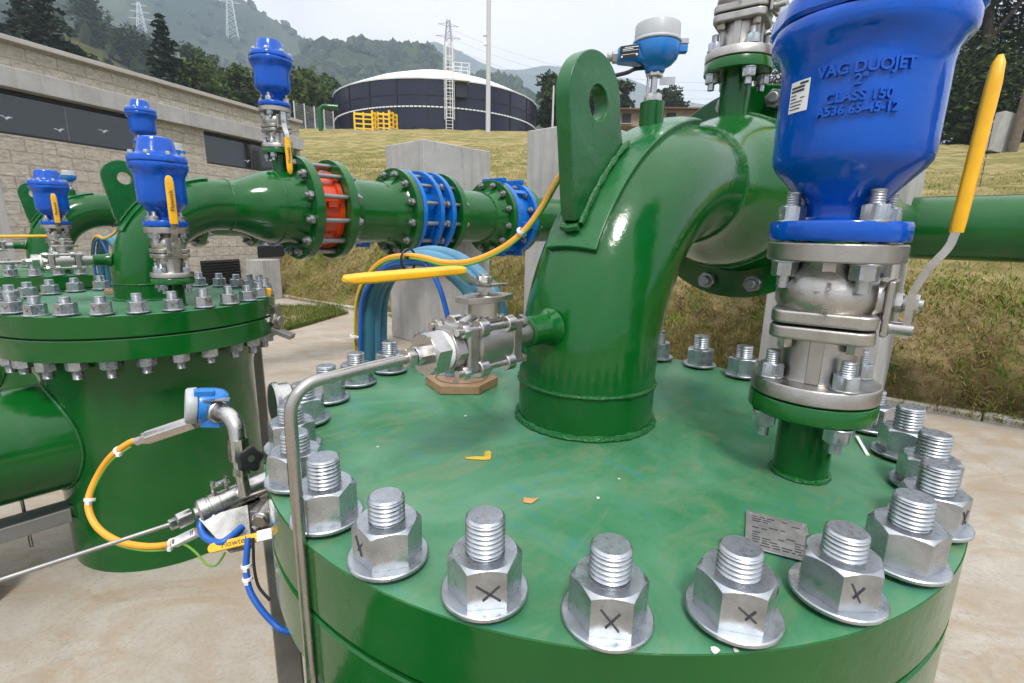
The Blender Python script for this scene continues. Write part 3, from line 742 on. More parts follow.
# ------------------------------------------------------------------ temperature transmitter on the elbow
def build_transmitter():
    V = Local('temperature_transmitter', 'light blue temperature transmitter with grey lid on the nearest elbow', 'transmitter', (0.155, 0, 0.497), 'transmitters on the elbows')
    x0, y0 = 0.155, 0
    mb = MB(); mb.cyl((x0, y0, 0.497), (x0, y0, 0.500), 0.0185, 24); mb.nut((x0, y0, 0.500), (0, 0, 1), 0.031, 0.012, 0.2); mb.cyl((x0, y0, 0.512), (x0, y0, 0.552), 0.0062, 16)
    mb.cyl((x0 - 0.009, y0 + 0.008, 0.510), (x0 - 0.009, y0 + 0.008, 0.55), 0.0028, 10); mb.nut((x0, y0, 0.545), (0, 0, 1), 0.028, 0.008, 0.5)
    V.part(mb, 'probe', 'steel')
    d = Vector((math.cos(rad(126)), math.sin(rad(126)), 0)); s = Vector((-d.y, d.x, 0))
    tilt = Vector((0, 0, 1))
    mb = MB(); mb.lathe([(0, 0.552), (0.018, 0.552), (0.020, 0.560), (0.032, 0.567), (0.040, 0.576), (0.0440, 0.590), (0.0445, 0.603), (0, 0.603)], (x0, y0, 0), n=48)
    # tapering side arm for the cable entry
    P = [(0.015, 0.030, 0.563, 0.602), (0.045, 0.024, 0.568, 0.6015), (0.072, 0.0165, 0.570, 0.598), (0.074, 0.0150, 0.571, 0.597)]; vs = []
    for (t, w, za, zb2) in P:
        for k in range(16):
            a = 2 * PI * k / 16; cx = math.copysign(abs(math.cos(a)) ** 0.5, math.cos(a)); cz = math.copysign(abs(math.sin(a)) ** 0.5, math.sin(a))
            q = d * t + s * (w * cx); vs.append((x0 + q.x, y0 + q.y, (za + zb2) / 2 + (zb2 - za) / 2 * cz))
    fs = [(i * 16 + k, i * 16 + (k + 1) % 16, (i + 1) * 16 + (k + 1) % 16, (i + 1) * 16 + k) for i in range(3) for k in range(16)] + [tuple(48 + k for k in range(16))]
    mb.add(vs, fs)
    e = Vector((x0, y0, 0.597)) - d * 0.048
    mb.box((e.x, e.y, 0.594), (0.020, 0.016, 0.013), (d, s, Vector((0, 0, 1))))
    hs = V.part(mb, 'housing', 'skyblue', bevel=0.0015)
    mb = MB(); mb.lathe([(0, 0.6035), (0.0455, 0.6035), (0.0465, 0.606), (0.0455, 0.609), (0.0432, 0.610), (0.0425, 0.636), (0.041, 0.6385), (0, 0.639)], (x0, y0, 0), n=56)
    mb.box((e.x, e.y, 0.607), (0.022, 0.017, 0.010), (d, s, Vector((0, 0, 1))))
    V.part(mb, 'lid', 'grey', bevel=0.001)
    # name plate on the arm facing the camera
    mb = MB(); c = Vector((x0, y0, 0.5845)) + d * 0.053 + s * 0.0225
    dd = (d * 0.030 - s * 0.0095).normalized(); nn = Vector((-dd.y, dd.x, 0)); c = c + nn * 0.0016
    mb.box(c, (0.036, 0.0012, 0.022), (dd, nn, Vector((0, 0, 1))))
    for (a, b, w, h) in ((-0.004, 0.0072, 0.026, 0.0012), (0.003, 0.0044, 0.020, 0.0012), (-0.002, 0.0016, 0.030, 0.0008), (0.0, -0.0052, 0.028, 0.0007), (0.014, -0.0085, 0.003, 0.003), (-0.0145, -0.007, 0.0035, 0.0035)):
        q = c + dd * a + Vector((0, 0, b)) + nn * 0.0008; mb.box(q, (w, 0.0006, h), (dd, nn, Vector((0, 0, 1))), 1)
    V.part(mb, 'type_plate', ['black', 'white'], parent=hs)
    mb = MB(); g = Vector((x0, y0, 0.583)) + d * 0.074; mb.nut(g, d, 0.022, 0.010, 0.1); mb.cyl(g + d * 0.01, g + d * 0.020, 0.0095, 18, ch=0.002)
    V.part(mb, 'cable_gland', 'grey')
    t = Vector((x0, y0, 0.538)) - d * 0.026 - s * 0.004
    mb = MB(); mb.box(t, (0.030, 0.0012, 0.015), (d, s, Vector((0, 0, 1)))); V.part(mb, 'tag_plate', 'steel')
    V.e.scale = (0.82, 0.82, 0.80)
    return V
TX1 = build_transmitter()
cb = Local('transmitter_cable', 'thin dark cable sagging from the nearest transmitter behind the lug', 'cable', (0.155, 0.0, 0.545))
cb.part(MB().tube(catmull([(0.148, 0.012, 0.549), (0.130, 0.022, 0.545), (0.105, 0.022, 0.534), (0.06, 0.026, 0.518), (0.035, 0.03, 0.502), (0.02, 0.035, 0.475)], 6), 0.003, 8), 'sheath', 'rubber')

# ------------------------------------------------------------------ three-piece side valve along -x
def build_side_valve():
    z = 0.156
    V = Local('side_ball_valve', 'steel three-piece ball valve on the side of the nearest riser, yellow lever level', 'ball valve', (-0.15, 0, z), 'three-piece valves on the risers')
    def X(x): return (-x, 0, z)
    ax = (-1, 0, 0)
    mb = MB(); mb.lathe([(0, 0.147), (0.0165, 0.147), (0.0172, 0.149), (0.0172, 0.186), (0, 0.186)], (0, 0, z), ax, 28); V.part(mb, 'nipple', 'cast')
    # end caps (square-ish) and centre body
    mb = MB()
    for a, b, h in ((0.187, 0.205, 0.0275), (0.260, 0.278, 0.0275)):
        mb.box((-(a + b) / 2, 0, z), (b - a, 2 * h, 2 * h), None)
    V.part(mb, 'end_flange', 'cast', bevel=0.004)
    mb = MB(); mb.lathe([(0, 0.182), (0.021, 0.182), (0.0245, 0.190), (0.0245, 0.204), (0.0305, 0.207), (0.0315, 0.2325), (0.0305, 0.258), (0.0245, 0.261), (0.0235, 0.282), (0, 0.283)], (0, 0, z), ax, 32)
    V.part(mb, 'valve_body', 'cast')
    for sy in (-1, 1):
        for sz in (-1, 1):
            mb = MB(); yy, zz = sy * 0.0225, z + sz * 0.0235
            mb.cyl((-0.178, yy, zz), (-0.292, yy, zz), 0.0044, 14)
            mb.nut((-0.1885, yy, zz), (1, 0, 0), 0.0145, 0.008, 0.3); mb.nut((-0.2765, yy, zz), (-1, 0, 0), 0.0145, 0.009, 0.1); mb.ring((-0.203, yy, zz), (-1, 0, 0), 0.0105, 0.0045, 0.014, 18, ch=0.001); mb.ring((-0.248, yy, zz), (-1, 0, 0), 0.0105, 0.0045, 0.014, 18, ch=0.001)
            V.part(mb, 'body_bolt', 'steel')
    mb = MB(); mb.nut((-0.279, 0, z), ax, 0.050, 0.014, 0.0); V.part(mb, 'hex_collar', 'cast')
    mb = MB(); mb.lathe([(0, 0.2925), (0.0225, 0.2925), (0.0235, 0.295), (0.0225, 0.300), (0, 0.301)], (0, 0, z), ax, 28); V.part(mb, 'sealing_tape', 'white')
    mb = MB(); mb.nut((-0.300, 0, z), ax, 0.046, 0.020, 0.25); mb.nut((-0.320, 0, z), ax, 0.0205, 0.013, 0.1); mb.nut((-0.334, 0, z), ax, 0.0185, 0.010, 0.4); V.part(mb, 'tube_fitting', 'steel')
    # bonnet, stop plate, cranked lever
    mb = MB(); xs = -0.2275
    mb.box((xs, 0, z + 0.031), (0.034, 0.034, 0.008)); mb.cyl((xs, 0, z + 0.03), (xs, 0, z + 0.058), 0.0195, 28, ch=0.001)
    mb.prism([(-0.036, -0.012), (-0.012, -0.020), (0.012, -0.020), (0.040, -0.010), (0.040, 0.010), (0.012, 0.020), (-0.012, 0.020), (-0.036, 0.012)], (xs, 0, z + 0.050), (1, 0, 0), (0, 1, 0), (0, 0, 1), 0.007)
    V.part(mb, 'bonnet', 'cast', bevel=0.0012)
    mb = MB(); mb.cyl((xs, 0, z + 0.057), (xs, 0, z + 0.082), 0.006, 14); mb.nut((xs, 0, z + 0.0615), (0, 0, 1), 0.017, 0.007, 0.3); mb.nut((xs, 0, z + 0.0725), (0, 0, 1), 0.017, 0.0075, 0.6); V.part(mb, 'stem', 'steel')
    mb = MB(); mb.box((xs - 0.012, 0.0, z + 0.036), (0.05, 0.012, 0.003), (Vector((-0.94, 0, -0.30)), Vector((0, 1, 0)), Vector((-0.3, 0, 0.94)))); V.part(mb, 'stop_tab', 'steel')
    pr = [(0.026, 0.0690), (0.0, 0.0695), (-0.012, 0.0700), (-0.030, 0.0800), (-0.042, 0.0880), (-0.060, 0.0885), (-0.17, 0.0860)]
    mb = MB(); vs = []
    for (a, b) in pr:
        w = 0.011 if a < -0.02 else 0.014
        for sy, dz in ((-1, -1), (1, -1), (1, 1), (-1, 1)): vs.append((xs + a, sy * w, z + b + dz * 0.0019))
    m = len(pr); mb.add(vs, [(i * 4 + k, i * 4 + (k + 1) % 4, (i + 1) * 4 + (k + 1) % 4, (i + 1) * 4 + k) for i in range(m - 1) for k in range(4)] + [(0, 1, 2, 3), tuple((m - 1) * 4 + k for k in range(4))])
    lv = V.part(mb, 'lever', 'steel', bevel=0.0008)
    mb = MB(); vs = []; k = 18; S = 12
    for i in range(S):
        t = i / (S - 1); e = 1.0
        if i == 0: e = 0.9
        if i == S - 2: e = 0.85
        if i == S - 1: e = 0.35
        c = (xs - 0.040 - 0.140 * (t if i < S - 2 else (0.965 if i == S - 2 else 1.0)), z + 0.0885 - 0.003 * t)
        for j in range(k):
            a = 2 * PI * j / k
            vs.append((c[0], 0.0130 * e * math.copysign(abs(math.cos(a)) ** 0.6, math.cos(a)), c[1] + 0.0050 * e * math.copysign(abs(math.sin(a)) ** 0.6, math.sin(a))))
    mb.add(vs, [(i * k + j, i * k + (j + 1) % k, (i + 1) * k + (j + 1) % k, (i + 1) * k + j) for i in range(S - 1) for j in range(k)] + [tuple(range(k)), tuple((S - 1) * k + j for j in range(k))])
    V.part(mb, 'grip', 'yellow', parent=lv)
    return V
SV1 = build_side_valve()
TB = Local('impulse_tube', 'bent stainless tube running from the side valve down past the nearest cover', 'tube', (-0.466, 0, -0.6))
TB.part(MB().tube([(-0.332, 0, 0.156), (-0.40, 0, 0.1545), (-0.438, 0, 0.153)] + [(-0.438 - 0.028 * math.sin(a), 0, 0.125 + 0.028 * math.cos(a)) for a in np.linspace(0.15, PI / 2, 9)] + [(-0.4665, 0, 0.09), (-0.467, 0, -0.2), (-0.468, 0, -0.9)], 0.0057, 14), 'tube', 'tube')

# ------------------------------------------------------------------ cable loop rising from the hexagonal gland
GL = Local('gland_plate', 'brown hexagonal gland plate with two grey stubs on the nearest cover', 'cable gland', (-0.034, 0.256, 0.0))
mb = MB(); x, y = -0.034, 0.256
hx = lambda r, a0=0.25: [(x + r * math.cos(a0 + PI / 3 * i), y + r * math.sin(a0 + PI / 3 * i)) for i in range(6)]
mb.prism(hx(0.069), (0, 0, 0.0005), (1, 0, 0), (0, 1, 0), (0, 0, 1), 0.0165); GL.part(mb, 'plate', 'brown', bevel=0.0015)
GL.part(MB().ring((x, y, 0.0168), (0, 0, 1), 0.050, 0.047, 0.0012, 48, ch=0.0003), 'groove_ring', 'wood')
for a in (0.6, 2.2, 3.7, 5.3):
    GL.part(MB().nut((x + 0.041 * math.cos(a), y + 0.041 * math.sin(a), 0.017), (0, 0, 1), 0.0075, 0.003, a), 'screw', 'zinc')
mb = MB(); mb.cyl((x + 0.016, y - 0.013, 0.0165), (x + 0.016, y - 0.013, 0.055), 0.0155, 22, ch=0.0015); mb.cyl((x - 0.010, y + 0.020, 0.0165), (x - 0.010, y + 0.020, 0.050), 0.0125, 22, ch=0.0015)
GL.part(mb, 'stub', 'stub')
def hoop(off, zz):
    P = [(-0.058, 0.575, -0.35), (-0.066, 0.560, -0.12), (-0.066, 0.548, 0.01), (-0.066, 0.531, 0.135), (-0.064, 0.478, 0.196), (-0.062, 0.422, 0.224), (-0.060, 0.360, 0.232), (-0.056, 0.297, 0.222), (-0.050, 0.240, 0.190), (-0.045, 0.212, 0.150), (-0.035, 0.212, 0.100), (-0.022, 0.238, 0.050)]
    c = Vector((-0.06, 0.38, 0.06)); out = []
    for p in P:
        p = Vector(p); d = (p - c); d.x = 0; d.normalize(); out.append(p + d * zz + Vector((off, 0, 0)))
    return out
HA = Local('conduit_hoop', 'dark teal hose arching in a hoop behind the side valve', 'hose', (-0.058, 0.575, -0.35), 'hoses and cables of the hoops on the covers')
HA.part(MB().tube(catmull(hoop(0.012, 0.0), 6), 0.0135, 16), 'hose', 'teal')
HB = Local('conduit_hoop', 'lighter blue hose arching beside the dark teal hose', 'hose', (-0.058, 0.6, -0.35), 'hoses and cables of the hoops on the covers')
h2 = hoop(0.030, 0.004); h2[-1] = Vector((-0.046, 0.276, 0.045)); h2[-2] = Vector((-0.03, 0.236, 0.10))
HB.part(MB().tube(catmull(h2, 6), 0.0140, 16), 'hose', 'hoseblue')
HC = Local('conduit_hoop', 'outermost pale blue hose of the hoop, widest of the three', 'hose', (-0.02, 0.62, -0.35), 'hoses and cables of the hoops on the covers')
h3 = hoop(0.052, 0.012); h3[-1] = Vector((0.010, 0.250, 0.010)); h3[-2] = Vector((0.02, 0.205, 0.10))
HC.part(MB().tube(catmull(h3, 6), 0.0140, 16), 'hose', 'hoseblue')
CO = Local('orange_cable', 'orange cable over the hose hoop and away behind the lifting lug', 'cable', (-0.08, 0.575, -0.35), 'hoses and cables of the hoops on the covers')
ow = hoop(-0.014, 0.008)[:7] + [Vector(p) for p in ((-0.075, 0.305, 0.238), (-0.070, 0.260, 0.2325), (-0.065, 0.2, 0.237), (-0.046, 0.15, 0.258), (-0.032, 0.11, 0.288), (-0.024, 0.08, 0.325), (-0.016, 0.052, 0.372), (0.02, 0.045, 0.405))]
CO.part(MB().tube(catmull(ow, 6), 0.0052, 12), 'sheath', 'orange')
w2 = [p + Vector((-0.004, -0.003, -0.0045)) for p in ow]
CO.part(MB().tube(catmull(w2, 6), 0.0022, 8), 'earth_wire', 'greenwire')
CBl = Local('blue_cable', 'blue cable crossing the hose hoop and dropping into the gland plate', 'cable', (-0.04, 0.26, 0.02), 'hoses and cables of the hoops on the covers')
bw = hoop(-0.012, -0.006)[:7] + [Vector(p) for p in ((-0.074, 0.31, 0.229), (-0.066, 0.282, 0.190), (-0.056, 0.272, 0.141), (-0.050, 0.264, 0.088), (-0.045, 0.254, 0.015))]
CBl.part(MB().tube(catmull(bw, 6), 0.0048, 12), 'sheath', 'bluecable')
def tie(o, d, r, name, label, m='white'):
    t = Local(name, label, 'cable tie', o)
    mb = MB(); mb.ring(o, d, r + 0.0015, r - 0.0005, 0.005, 20, ch=0.0004); q = Vector(o) + Vector((-0.5, -0.6, 0.2)).normalized() * (r + 0.002); mb.box(q, (0.006, 0.006, 0.005)); t.part(mb, 'band', m); return t
tie((-0.0715, 0.366, 0.232), (0.2, -1, 0.0), 0.020, 'cable_tie', 'black cable tie round the top of the hose hoop', 'black')
tie((-0.083, 0.549, 0.055), (0, -0.1, 1), 0.0105, 'cable_tie', 'white cable tie low on the left side of the hose hoop')
tie((-0.034, 0.115, 0.285), (0.2, -0.75, 0.6), 0.0075, 'cable_tie', 'white cable tie on the orange cable left of the nearest riser')
ws = Local('tie_offcut', 'white plastic strip lying on the cover behind the right valve', 'plastic strip', (0.19, -0.355, 0.002))
mb = MB(); mb.box((0.172, -0.352, 0.0025), (0.062, 0.0042, 0.0014), (Vector((0.94, 0.33, 0.05)).normalized(), Vector((-0.33, 0.94, 0)), Vector((0, 0, 1)))); ws.part(mb, 'strip', 'white')

# ------------------------------------------------------------------ outlet line: wafer valve, spools, joint, line valve
zc = 0.38
def pipeline():
    ax = (1, 0, 0); o = (0, 0, zc)
    def flange(t0, t1): return [(0.12, t0), (0.239, t0), (0.2415, t0 + 0.0025), (0.2415, t1 - 0.0025), (0.239, t1), (0.12, t1)]
    def neck(t, s): return [(0.162, t + s * 0.075), (0.168, t + s * 0.05), (0.182, t + s * 0.012), (0.190, t)]
    W = Local('wafer_valve', 'orange-red wafer valve clamped between two green flanges of the second line', 'valve', (0.75, 0, zc - 0.2), 'orange wafer valves')
    mb = MB(); mb.lathe([(0.12, 0.670), (0.170, 0.670), (0.186, 0.673), (0.188, 0.690), (0.176, 0.695), (0.176, 0.765), (0.188, 0.770), (0.188, 0.792), (0.170, 0.795), (0.12, 0.795)], o, ax, 64)
    W.part(mb, 'ring_body', 'orangering')
    W.part(MB().box((0.73, -0.183, zc + 0.02), (0.05, 0.02, 0.03)), 'lug_block', 'orangering', bevel=0.004); W.part(MB().box((0.73, 0.02, zc + 0.183), (0.05, 0.03, 0.02)), 'lug_block', 'orangering', bevel=0.004)
    S = Local('pipe_spool', 'green pipe spool between the orange valve and the blue joint of the second line', 'pipe', (0.98, 0, zc - 0.2), 'green pipe spools')
    mb = MB(); mb.cyl((0.86, 0, zc), (1.18, 0, zc), 0.162, 64); S.part(mb, 'pipe', 'green')
    mb = MB(); mb.lathe(flange(0.797, 0.838), o, ax, 72); mb.lathe(neck(0.838, 1)[::-1], o, ax, 64); S.part(mb, 'flange', 'green')
    mb = MB(); mb.lathe(flange(1.185, 1.222), o, ax, 72); mb.lathe(neck(1.185, -1)[::-1], o, ax, 64); S.part(mb, 'flange', 'green')
    J = Local('dismantling_joint', 'blue dismantling joint with two blue rings and tie rods on the second line', 'pipe joint', (1.42, 0, zc - 0.2), 'blue dismantling joints')
    mb = MB()
    for a, b in ((1.226, 1.252), (1.345, 1.372), (1.430, 1.458)): mb.lathe([(0.15, a), (0.238, a), (0.2415, a + 0.003), (0.2415, b - 0.003), (0.238, b), (0.15, b)], o, ax, 72)
    J.part(mb, 'ring_flange', 'couplingblue')
    mb = MB(); mb.lathe([(0.15, 1.25), (0.176, 1.25), (0.176, 1.36), (0.170, 1.37), (0.170, 1.51), (0.15, 1.51)], o, ax, 64); J.part(mb, 'sleeve', 'couplingblue')
    S2 = Local('pipe_spool', 'short green pipe spool between the blue joint and the blue line valve', 'pipe', (1.8, 0, zc - 0.2), 'green pipe spools')
    mb = MB(); mb.lathe(flange(1.51, 1.548), o, ax, 72); mb.lathe(neck(1.548, 1)[::-1], o, ax, 64); S2.part(mb, 'flange', 'green')
    mb = MB(); mb.cyl((1.56, 0, zc), (1.96, 0, zc), 0.162, 64); S2.part(mb, 'pipe', 'green')
    mb = MB(); mb.lathe(flange(1.95, 1.985), o, ax, 72); mb.lathe(neck(1.95, -1)[::-1], o, ax, 64); S2.part(mb, 'flange', 'green')
    L = Local('line_valve', 'blue lugged line valve just before the pale concrete block', 'valve', (2.15, 0, zc - 0.2), 'blue line valves')
    mb = MB()
    for a, b in ((1.988, 2.025), (2.165, 2.20)): mb.lathe([(0.12, a), (0.240, a), (0.2435, a + 0.003), (0.2435, b - 0.003), (0.240, b), (0.12, b)], o, ax, 8 * 9, lobe=0.0)
    mb.lathe([(0.15, 2.02), (0.192, 2.025), (0.200, 2.09), (0.192, 2.165), (0.15, 2.17)], o, ax, 64)
    L.part(mb, 'valve_body', 'couplingblue')
    for k in range(6):
        mb = MB(); a = PI / 3 * k + 0.2; c = Vector((2.095, 0.205 * math.cos(a), zc + 0.205 * math.sin(a))); rd = Vector((0, math.cos(a), math.sin(a)))
        mb.box(c, (0.15, 0.035, 0.05), (Vector((1, 0, 0)), rd.cross(Vector((1, 0, 0))), rd)); L.part(mb, 'rib', 'couplingblue', bevel=0.004)
    for s in (-1, 1):
        for xx in (2.006, 2.182): L.part(MB().box((xx, 0, zc + s * 0.243), (0.034, 0.20, 0.028)), 'foot_block', 'couplingblue', bevel=0.004)
    S3 = Local('pipe_spool', 'green end pipe entering the pale concrete block', 'pipe', (2.7, 0, zc - 0.2), 'green pipe spools')
    mb = MB(); mb.lathe(flange(2.203, 2.24), o, ax, 72); S3.part(mb, 'flange', 'green'); mb = MB(); mb.cyl((2.23, 0, zc), (3.75, 0, zc), 0.162, 48); S3.part(mb, 'pipe', 'green')
    # bolts: one mesh each, cycling round the circle
    def bolts(owner, a, b, n, r, rod, name, mats):
        for k in range(n):
            t = 2 * PI * (k + 0.5) / n; y, z = 0.2095 * math.cos(t), zc + 0.2095 * math.sin(t)
            mb = MB(); mb.cyl((a - 0.034, y, z), (b + 0.034, y, z), r, 12, ch=0.002); mb.nut((a, y, z), (-1, 0, 0), 0.036, 0.02, t); mb.nut((b, y, z), (1, 0, 0), 0.036, 0.02, t)
            mb.ring((a, y, z), (-1, 0, 0), 0.021, 0.011, 0.003, 18, ch=0.0006) if False else None
            owner.part(mb, name, mats)
    bolts(W, 0.624, 0.840, 12, 0.0115, True, 'tie_bolt', 'galv')
    bolts(J, 1.183, 1.374, 12, 0.0115, True, 'tie_rod', 'galv'); bolts(J, 1.428, 1.55, 12, 0.0105, False, 'flange_bolt', 'galv')
    bolts(L, 1.948, 2.027, 12, 0.0105, False, 'flange_bolt', 'galv'); bolts(L, 2.163, 2.242, 12, 0.0105, False, 'flange_bolt', 'galv')
    return [W, S, J, S2, L, S3]
PIPE = pipeline()
# ------------------------------------------------------------------ copies for the second and third vessel
D2 = Vector((-1.60, 1.225, 0)); D3 = Vector((-3.00, 2.33, 0))
# the prototypes of the line labelled above belong to the second vessel; the nearest line keeps only what hides behind the blue valve
LINE1 = ['orange-red wafer valve hidden partly behind the ball valve at the right', 'flanged green pipe spool of the nearest line behind the steel ball valve', 'blue dismantling joint of the nearest line behind the big blue air valve',
         'short green pipe spool of the nearest line behind the big blue air valve', 'blue line valve of the nearest line behind the big blue air valve', 'green end pipe of the nearest line entering the right concrete block']
LINE3 = ['orange-red wafer valve seen low between the second elbow and its line, on the third line', 'green pipe spool of the third line, below and behind the second line', 'blue dismantling joint of the third line, peeping out below the second line',
         'green spool of the third line behind the second line', 'blue line valve of the third line behind the second line', 'green end pipe of the third line behind the second line']
for n_, (P, l1, l3) in enumerate(zip(PIPE, LINE1, LINE3)):
    copy_thing(P.e, D3, l3)
    if n_ < 2: copy_thing(P.e, D2, P.e['label']); P.e['label'] = l1
    else: P.e.location = Vector(P.e.location) + D2
SL = Local('pipe_spool', 'long plain green pipe of the nearest line behind the big blue air valve', 'pipe', (2.2, 0, zc - 0.2), 'green pipe spools')
SL.part(MB().cyl((1.20, 0, zc), (3.6, 0, zc), 0.162, 48), 'pipe', 'green')
v2_ = copy_thing(VES.e, D2, 'green filter vessel at the left standing whole on the slab, middle one of the row', skip=('name_plate', 'paint_mark', 'paint_chip'))
v3_ = copy_thing(VES.e, D3, 'farthest green filter vessel, its cover showing just above the middle one at the far left', skip=('name_plate', 'paint_mark', 'paint_chip'))
NSH = 0.055; NSW = Vector((PX[0] * NSH, PX[1] * NSH, 0))
for v_ in (v2_, v3_):      # the top stub of the other two lines stands a little nearer the flange
    for c in v_.children:
        if c.name.startswith('nozzle') and max(p[0] for p in c.bound_box) > 0.3: c.location = (NSH, 0, 0)
copy_thing(BV1.e, D2, 'steel ball valve of the middle vessel, its yellow lever with black name standing up')
copy_thing(BV1.e, D3, 'steel ball valve under the small blue air valve of the farthest vessel')
copy_thing(AV1.e, D2, 'blue air valve on the middle vessel, in front of its lifting lug', skip=('embossed_lettering',))
copy_thing(AV1.e, D3, 'small blue air valve of the farthest vessel at the left edge against the block wall', skip=('embossed_lettering',))
b2 = copy_thing(BVT.e, D2 + NSW, 'steel ball valve on top of the second line with hanging yellow lever')
b3 = copy_thing(BVT.e, D3 + NSW, 'steel ball valve on top of the third line, behind the middle air valve')
AVT.e.location = Vector(AVT.e.location) + D2 + NSW
copy_thing(AVT.e, D3 - D2, 'blue air valve on the third line, standing above the middle one, before the window')
copy_thing(TX1.e, D2, 'light blue transmitter with grey lid just behind the middle air valve')
copy_thing(TX1.e, D3, 'small light blue transmitter with grey lid on the farthest elbow')
copy_thing(SV1.e, D2, 'steel three-piece valve on the side of the middle riser'); copy_thing(SV1.e, D3, 'steel three-piece valve on the side of the farthest riser, at the left edge')
copy_thing(TB.e, D2, 'thin stainless tube leaving the middle side valve to the left edge'); copy_thing(GL.e, D2, 'gland plate on the middle cover behind the row of nuts')
copy_thing(HA.e, D2, 'dark hose hoop left of the middle riser'); copy_thing(HB.e, D2, 'lighter blue hose of the hoop left of the middle riser'); copy_thing(CO.e, D2, 'orange cable rising beside the middle riser'); copy_thing(CBl.e, D2, 'blue cable in the hoop left of the middle riser')

# ------------------------------------------------------------------ pressure transmitter, manifold and post left of the nearest vessel (world coordinates)
class World_:
    def __init__(s, name, label, cat, base, group=None, rz=0.0):
        s.b = base; s.e = thing(name, label, cat, base, rz, group)
    def part(s, mb, name, mats, parent=None, bevel=0.0, sharp=35, recalc=True):
        return mb.build(name, mats, parent or s.e, s.b, sharp, bevel, recalc)
V3 = Vector
PT = World_('pressure_transmitter', 'light blue pressure transmitter with ribbed grey cap left of the nearest vessel', 'transmitter', (-0.435, 0.73, 0.86))
hd = V3((-0.518, 0.794, 0.989)); ha = V3((-0.72, -0.50, 0.12)).normalized()
mb = MB(); mb.lathe([(0, -0.030), (0.020, -0.030), (0.027, -0.022), (0.0295, -0.010), (0.0300, 0.012), (0.0285, 0.016), (0, 0.016)], hd, ha, 36)
hx_, hy_, _ = frame(ha)
mb.box(hd + V3((0.012, -0.006, -0.020)), (0.034, 0.030, 0.026)); mb.box(hd + V3((0.004, -0.012, 0.026)), (0.03, 0.018, 0.012), (ha, hx_, hy_))
hs = PT.part(mb, 'housing', 'skyblue', bevel=0.002)
mb = MB(); mb.lathe([(0, 0.0165), (0.0295, 0.0165), (0.0305, 0.019), (0.0295, 0.030), (0.027, 0.033), (0, 0.0335)], hd, ha, 36, lobe=0.018, lobes=18); PT.part(mb, 'lid', 'grey')
mb = MB(); mb.box(hd + V3((0.026, -0.016, 0.016)), (0.038, 0.014, 0.0016), (V3((0.95, 0.25, -0.05)).normalized(), V3((-0.25, 0.95, 0.0)).normalized(), V3((0.05, 0, 1)))); PT.part(mb, 'tag_plate', 'steel')
mb = MB(); mb.tube(catmull([(-0.505, 0.786, 0.982), (-0.484, 0.774, 0.985), (-0.462, 0.760, 0.983), (-0.449, 0.751, 0.968), (-0.444, 0.744, 0.945)], 6), 0.0125, 18); PT.part(mb, 'elbow_fitting', 'steel')
PT.part(MB().ring((-0.497, 0.781, 0.983), V3((1, -0.6, 0.1)), 0.018, 0.010, 0.012, 24), 'collar', 'steel')
mb = MB(); mb.nut((-0.4445, 0.745, 0.950), (0.05, -0.1, -1), 0.027, 0.036, 0.2); mb.cyl((-0.4425, 0.741, 0.916), (-0.440, 0.737, 0.90), 0.0105, 18); mb.nut((-0.4405, 0.738, 0.905), (0.05, -0.1, -1), 0.0235, 0.014, 0.4); mb.cyl((-0.440, 0.737, 0.893), (-0.436, 0.733, 0.856), 0.0095, 18)
PT.part(mb, 'stem_fitting', 'steel')
# cable gland bar
ga, gb = V3((-0.538, 0.786, 0.962)), V3((-0.618, 0.781, 0.934)); d = (gb - ga)
mb = MB(); mb.nut(ga, d, 0.0225, d.length, 0.2); mb.nut(gb, d, 0.018, 0.010, 0.5); mb.cyl(gb + d.normalized() * 0.01, gb + d.normalized() * 0.022, 0.0075, 16); PT.part(mb, 'cable_gland', 'steel')

MF = World_('valve_manifold', 'polished steel valve manifold on a bracket, black star knob above it', 'manifold', (-0.45, 0.73, 0.84))
a, b = V3((-0.496, 0.702, 0.842)), V3((-0.395, 0.800, 0.862))
mb = MB(); d = b - a; mb.lathe([(0, 0), (0.016, 0), (0.0195, 0.003), (0.0195, 0.014), (0.0180, 0.015), (0.0180, 0.018), (0.0200, 0.019), (0.0200, 0.032), (0.0190, 0.033), (0.0190, d.length), (0, d.length)], a, d, 32); MF.part(mb, 'barrel', 'steel')
mb = MB(); q = V3((-0.514, 0.681, 0.839)); mb.nut(q, a - q, 0.0215, 0.020, 0.3); mb.cyl(a - d.normalized() * 0.004, a, 0.010, 16); mb.nut(q - (a - q).normalized() * 0.011, a - q, 0.015, 0.011, 0.1); MF.part(mb, 'tube_fitting', 'steel')
k0, k1 = V3((-0.442, 0.738, 0.912)), V3((-0.412, 0.712, 0.930)); d = (k1 - k0)
mb = MB(); mb.cyl(k0, k1, 0.0065, 16); MF.part(mb, 'knob_spindle', 'steel')
mb = MB(); mb.lathe([(0, 0), (0.016, 0), (0.0185, 0.003), (0.0190, 0.009), (0.016, 0.0125), (0.006, 0.0135), (0.0, 0.0125)], k1, d, 40, lobe=0.11, lobes=5); kn = MF.part(mb, 'star_knob', 'black')
mb = MB(); mb.cyl(k1 + d.normalized() * 0.0125, k1 + d.normalized() * 0.0155, 0.005, 14); MF.part(mb, 'knob_cap', 'steel', parent=kn)
